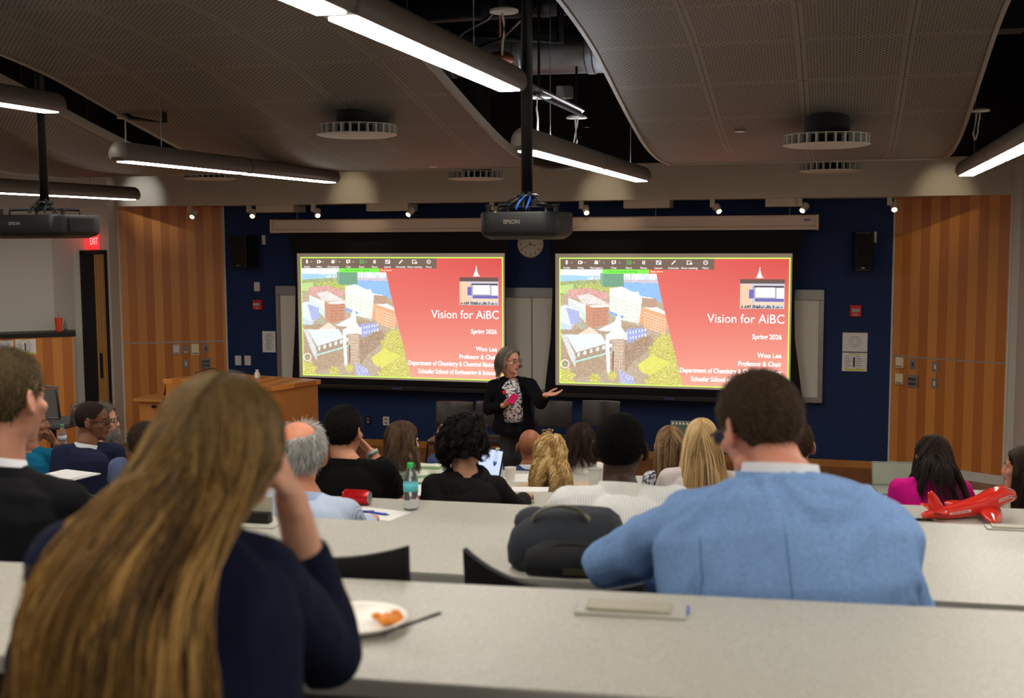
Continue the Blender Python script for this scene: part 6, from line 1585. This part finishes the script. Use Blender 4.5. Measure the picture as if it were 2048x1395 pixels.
person('grey bearded man with glasses, in profile just beyond the man in the navy suit', (206,842), 9.1, .0, (206,150,124), 'fair8', cloth('black_shirt', (30,30,34)), 'shirt',
       yaw=-.6, hyaw=-.70, s=1.13, hip=(196,960,8.95), hipz=.52, hair=beard, seed=17, extra=lambda r,M,*a: glasses(r, M), facex=dict(brow=(110,100,92)), chair_label='black swivel chair under the grey bearded man')
TEAL = cloth('teal_knit', (14,96,128))
person('person in a teal sweater, hand at the mouth, behind the black suited man', (66,846), 9.0, .0, (150,100,76), 'brown2', TEAL, 'sweater',
       yaw=-.4, hyaw=-.6, s=1.1, hip=(56,980,8.85), nb=(66,902,8.95), SR=(106,912,8.9), ER=(118,915,9.05), WR=(112,886,9.0), g=1.1, sleeve=.7,
       hands=('desk', dict(d=Vector((-.75,0,.6)), pn=Vector((-.3,-.8,0)), thumb=1, curl=.8)),
       hair=SH(pal=[(26,22,20),(40,34,30)], n=1600, seed=18, L=.008), seed=18, facex=dict(brow=(30,24,22)))
# --- front row
BS = cloth('blue_suit', (46,66,108))
person('balding man in a blue grey suit almost hidden behind the dark curly hair', (896,878), 8.3, 0, (216,156,128), 'pink3', cloth('slate_suit', (60,78,112)), 'jacket',
       yaw=.1, hyaw=.1, s=1.05, hip=(890,1000,8.15), SL=(872,925,8.22), g=1.12, hair=SH(pal=[(40,32,28),(60,50,44)], n=1200, bald=2, seed=19), seed=19)
person('bald brown skinned man in a blue suit seated just in front of the presenter', (1060,894), 8.3, 0, (148,92,62), 'brown3', BS, 'jacket',
       yaw=.15, hyaw=.2, hpitch=.02, s=1.08, hip=(1052,1000,8.15), nb=(1058,936,8.25), SL=(1014,950,8.2), SR=(1104,950,8.2), g=1.15, hair=None, seed=20,
       collar=[(.068,.0,.042,M_wcol,'shirt_collar'),(.084,-.04,.01,BS,'jacket_collar')], extra=lambda r,M,*a: glasses(r, M))
person('person with dark brown bobbed hair and a white top', (1162,884), 7.9, 0, (206,156,130), 'fair9', cloth('white_top', (222,214,208)), 'top',
       s=1.02, hip=(1164,1000,7.75), nb=(1164,928,7.85), SL=(1124,942,7.8), SR=(1204,942,7.8), g=1.05,
       hair=LH(pal=[(38,26,20),(58,40,30),(48,34,26)], n=2600, length=.17, seed=21, narrow=([-.12,0,.1,.3],[.1,.11,.11,.11]), curl=(.006,40), clumps=80, r=.0014, steps=12, puff=.03, capth=.014), seed=21)

# --- presenter
FLOR = floral('floral_print', (226,220,214), [((36,60,110),.60),((20,24,34),.585),((90,120,150),.63),((196,176,164),.64)], 42)
BLZ = cloth('black_blazer', (13,13,18))
def seg_d(p, a, b):
    t = max(0, min(1, (p-a).dot(b-a)/(b-a).length_squared)); return (p-(a+(b-a)*t)).length
def pres_shirt(root, MH, n, S, E, Wr, gmesh, garment, h):
    # blouse (full torso) and an open blazer cut from the garment shell
    b = MB(); c = Vector((0,0,.86)); 
    sec = [(.86,.150,.105,.02),(.95,.150,.125,.03),(1.06,.148,.135,.035),(1.18,.150,.128,.03),(1.28,.145,.10,.015),(1.345,.10,.075,.0),(1.38,.068,.066,-.005)]
    top = n.z
    k = (top-.86)/.55
    b.tube([(n.x*((z-.86)/.55), yy+n.y*((z-.86)/.55), .86+(z-.86)*k) for z, a, q, yy in sec], [(a, q) for z, a, q, yy in sec], 24, up=(0,1,0))
    link_mesh('blouse', fuse(b, .008, 4, wrinkle(.003, 12, 5)), FLOR, root, 'white blouse with a small navy leaf print')
    # blazer: torso + skirt part
    g_ = MB()
    sec2 = [(.72,.215,.155,.0),(.80,.205,.155,.01),(.92,.185,.15,.015),(1.05,.172,.148,.02),(1.18,.178,.142,.015),(1.28,.175,.118,.0),(1.36,.13,.09,-.01),(1.40,.085,.08,-.015)]
    g_.tube([(n.x*max(0,(z-.86)/.55), yy+n.y*max(0,(z-.86)/.55), .86+(z-.86)*k) for z, a, q, yy in sec2], [(a, q) for z, a, q, yy in sec2], 26, up=(0,1,0))
    for sd in (-1, 1):
        g_.tube([n+Vector((sd*.03,-.01,-.03)), (n+S[sd])/2+Vector((0,0,-.015)), S[sd]], [.055,.062,.064], 14, up=(0,1,0), round_ends=True)
        g_.tube([S[sd], (S[sd]+E[sd])/2, E[sd]], [.068,.064,.056], 14, round_ends=True)
        g_.tube([E[sd], E[sd]*.1+Wr[sd]*.9], [.056,.042], 14)
        g_.ell(E[sd], .056)
    me = fuse(g_, .0085, 4, wrinkle(.005, 10, 8))
    bm = bmesh.new(); bm.from_mesh(me); dele = []
    for f in bm.faces:
        p = f.calc_center_median(); z = p.z
        wv = np.interp(z, [.70,.86,1.0,1.2,1.33,1.42], [.07,.09,.10,.085,.065,.075]); cx = n.x*(z-.86)/.55+.035
        if np.interp(z,[1.2,1.3,1.38],[.05,.03,-.02]) < p.y < .24 and min(seg_d(p, S[-1], E[-1]), seg_d(p, E[-1], Wr[-1])) > .08 and min(seg_d(p, S[1], E[1]), seg_d(p, E[1], Wr[1])) > .062 and abs(p.x-cx) < wv and z < n.z+.05 and f.normal.y > .1: dele.append(f)
    bmesh.ops.delete(bm, geom=dele, context='FACES')
    bmesh.ops.smooth_vert(bm, verts=[v for v in bm.verts if v.is_boundary], factor=.5); bm.to_mesh(me); bm.free()
    o = link_mesh('blazer', me, BLZ, root); s_ = o.modifiers.new('s', 'SOLIDIFY'); s_.thickness = .006; s_.offset = 0
    lp = MB()
    for sd in (-1, 1):
        z1 = n.z-.005
        pts = [(n.x+sd*.055, n.y+.02, z1), (n.x+.03+sd*.075, n.y+.115, z1-.12), (.03+sd*.082, .165, z1-.26)]
        lp.tube(pts, [(.028,.004),(.036,.005),(.012,.004)], 10, up=(sd*.3,1,.3), round_ends=True)
    obj('lapels', lp, BLZ, root, True)
def pres_extra(r, MH, n, S, E, Wr, Mi):
    glasses(r, MH, mat('glasses_brown', (70,50,40), .3))
    q = Mi @ atZ(1022, 797, 10.93)
    ph = obj('phone', MB().bb(-.036,.036,-.005,.005,-.062,.062), mat('phone_pink', (190,30,90), .35), bevel=.003)
    Mw = Matrix.Translation(atZ(1026, 797, 10.92)) @ Matrix.Rotation(.3, 4, 'Z') @ Matrix.Rotation(-.9, 4, 'X') @ Matrix.Rotation(.5, 4, 'Y'); ph.matrix_world = Mw
    setp(ph, 'phone in a pink case held by the standing presenter', 'phone')
    tg = empty('name_tag', loc=atZ(1012, 783, 11.115), label='red and white name tag on the lapel of the standing presenter', cat='name tag'); tg.rotation_euler = (0, -.22, .42)
    obj('tag_red', MB().bb(-.033,0,-.004,0,-.017,.017), mat('tag_red', (214,30,40), .5), tg); obj('tag_white', MB().bb(0,.04,-.004,0,-.017,.017), M_paper, tg)
RP = RGT; FW = FWD
person('standing presenter in a black blazer and floral blouse, one hand held out', (1020,720), 11.3, 0, (220,160,136), 'fair1', BLZ, 'blazer',
       yaw=math.radians(208), hyaw=.62, hpitch=-.06, s=1.04, hip=(1028,900,11.34), nb=(1022,755,11.36), standing=True, sw=.165,
       SR=(988,772,11.42), SL=(1060,770,11.28), ER=(976,818,11.40), WR=(1008,810,11.08), EL=(1082,806,11.05), WL=(1092,789,10.95),
       hands=(dict(d=RGT*.9-FWD*.25+Vector((0,0,.08)), pn=Vector((0,0,1))-FWD*.25, thumb=-1, curl=.25, thumb_out=1.1, s=1.0, spread=.15),
              dict(d=RGT*.85-FWD*.35+Vector((0,0,.28)), pn=FWD*.4+Vector((0,0,.6))-RGT*.2, thumb=1, curl=.9, s=1.0)),
       hair=LH(pal=[(104,98,86),(146,138,122),(122,114,100),(84,78,68),(170,160,142)], n=3400, lenvar=.06, length=.145, seed=22, clumps=90, r=.0013, steps=12, puff=.03, capth=.012, clump=.35, line=.006, outward=.15, part=.02),
       shirt=pres_shirt, extra=pres_extra, vx=.005, facex=dict(brow=(96,84,74), lips=(170,96,88), iris=(80,90,100)), seed=22)
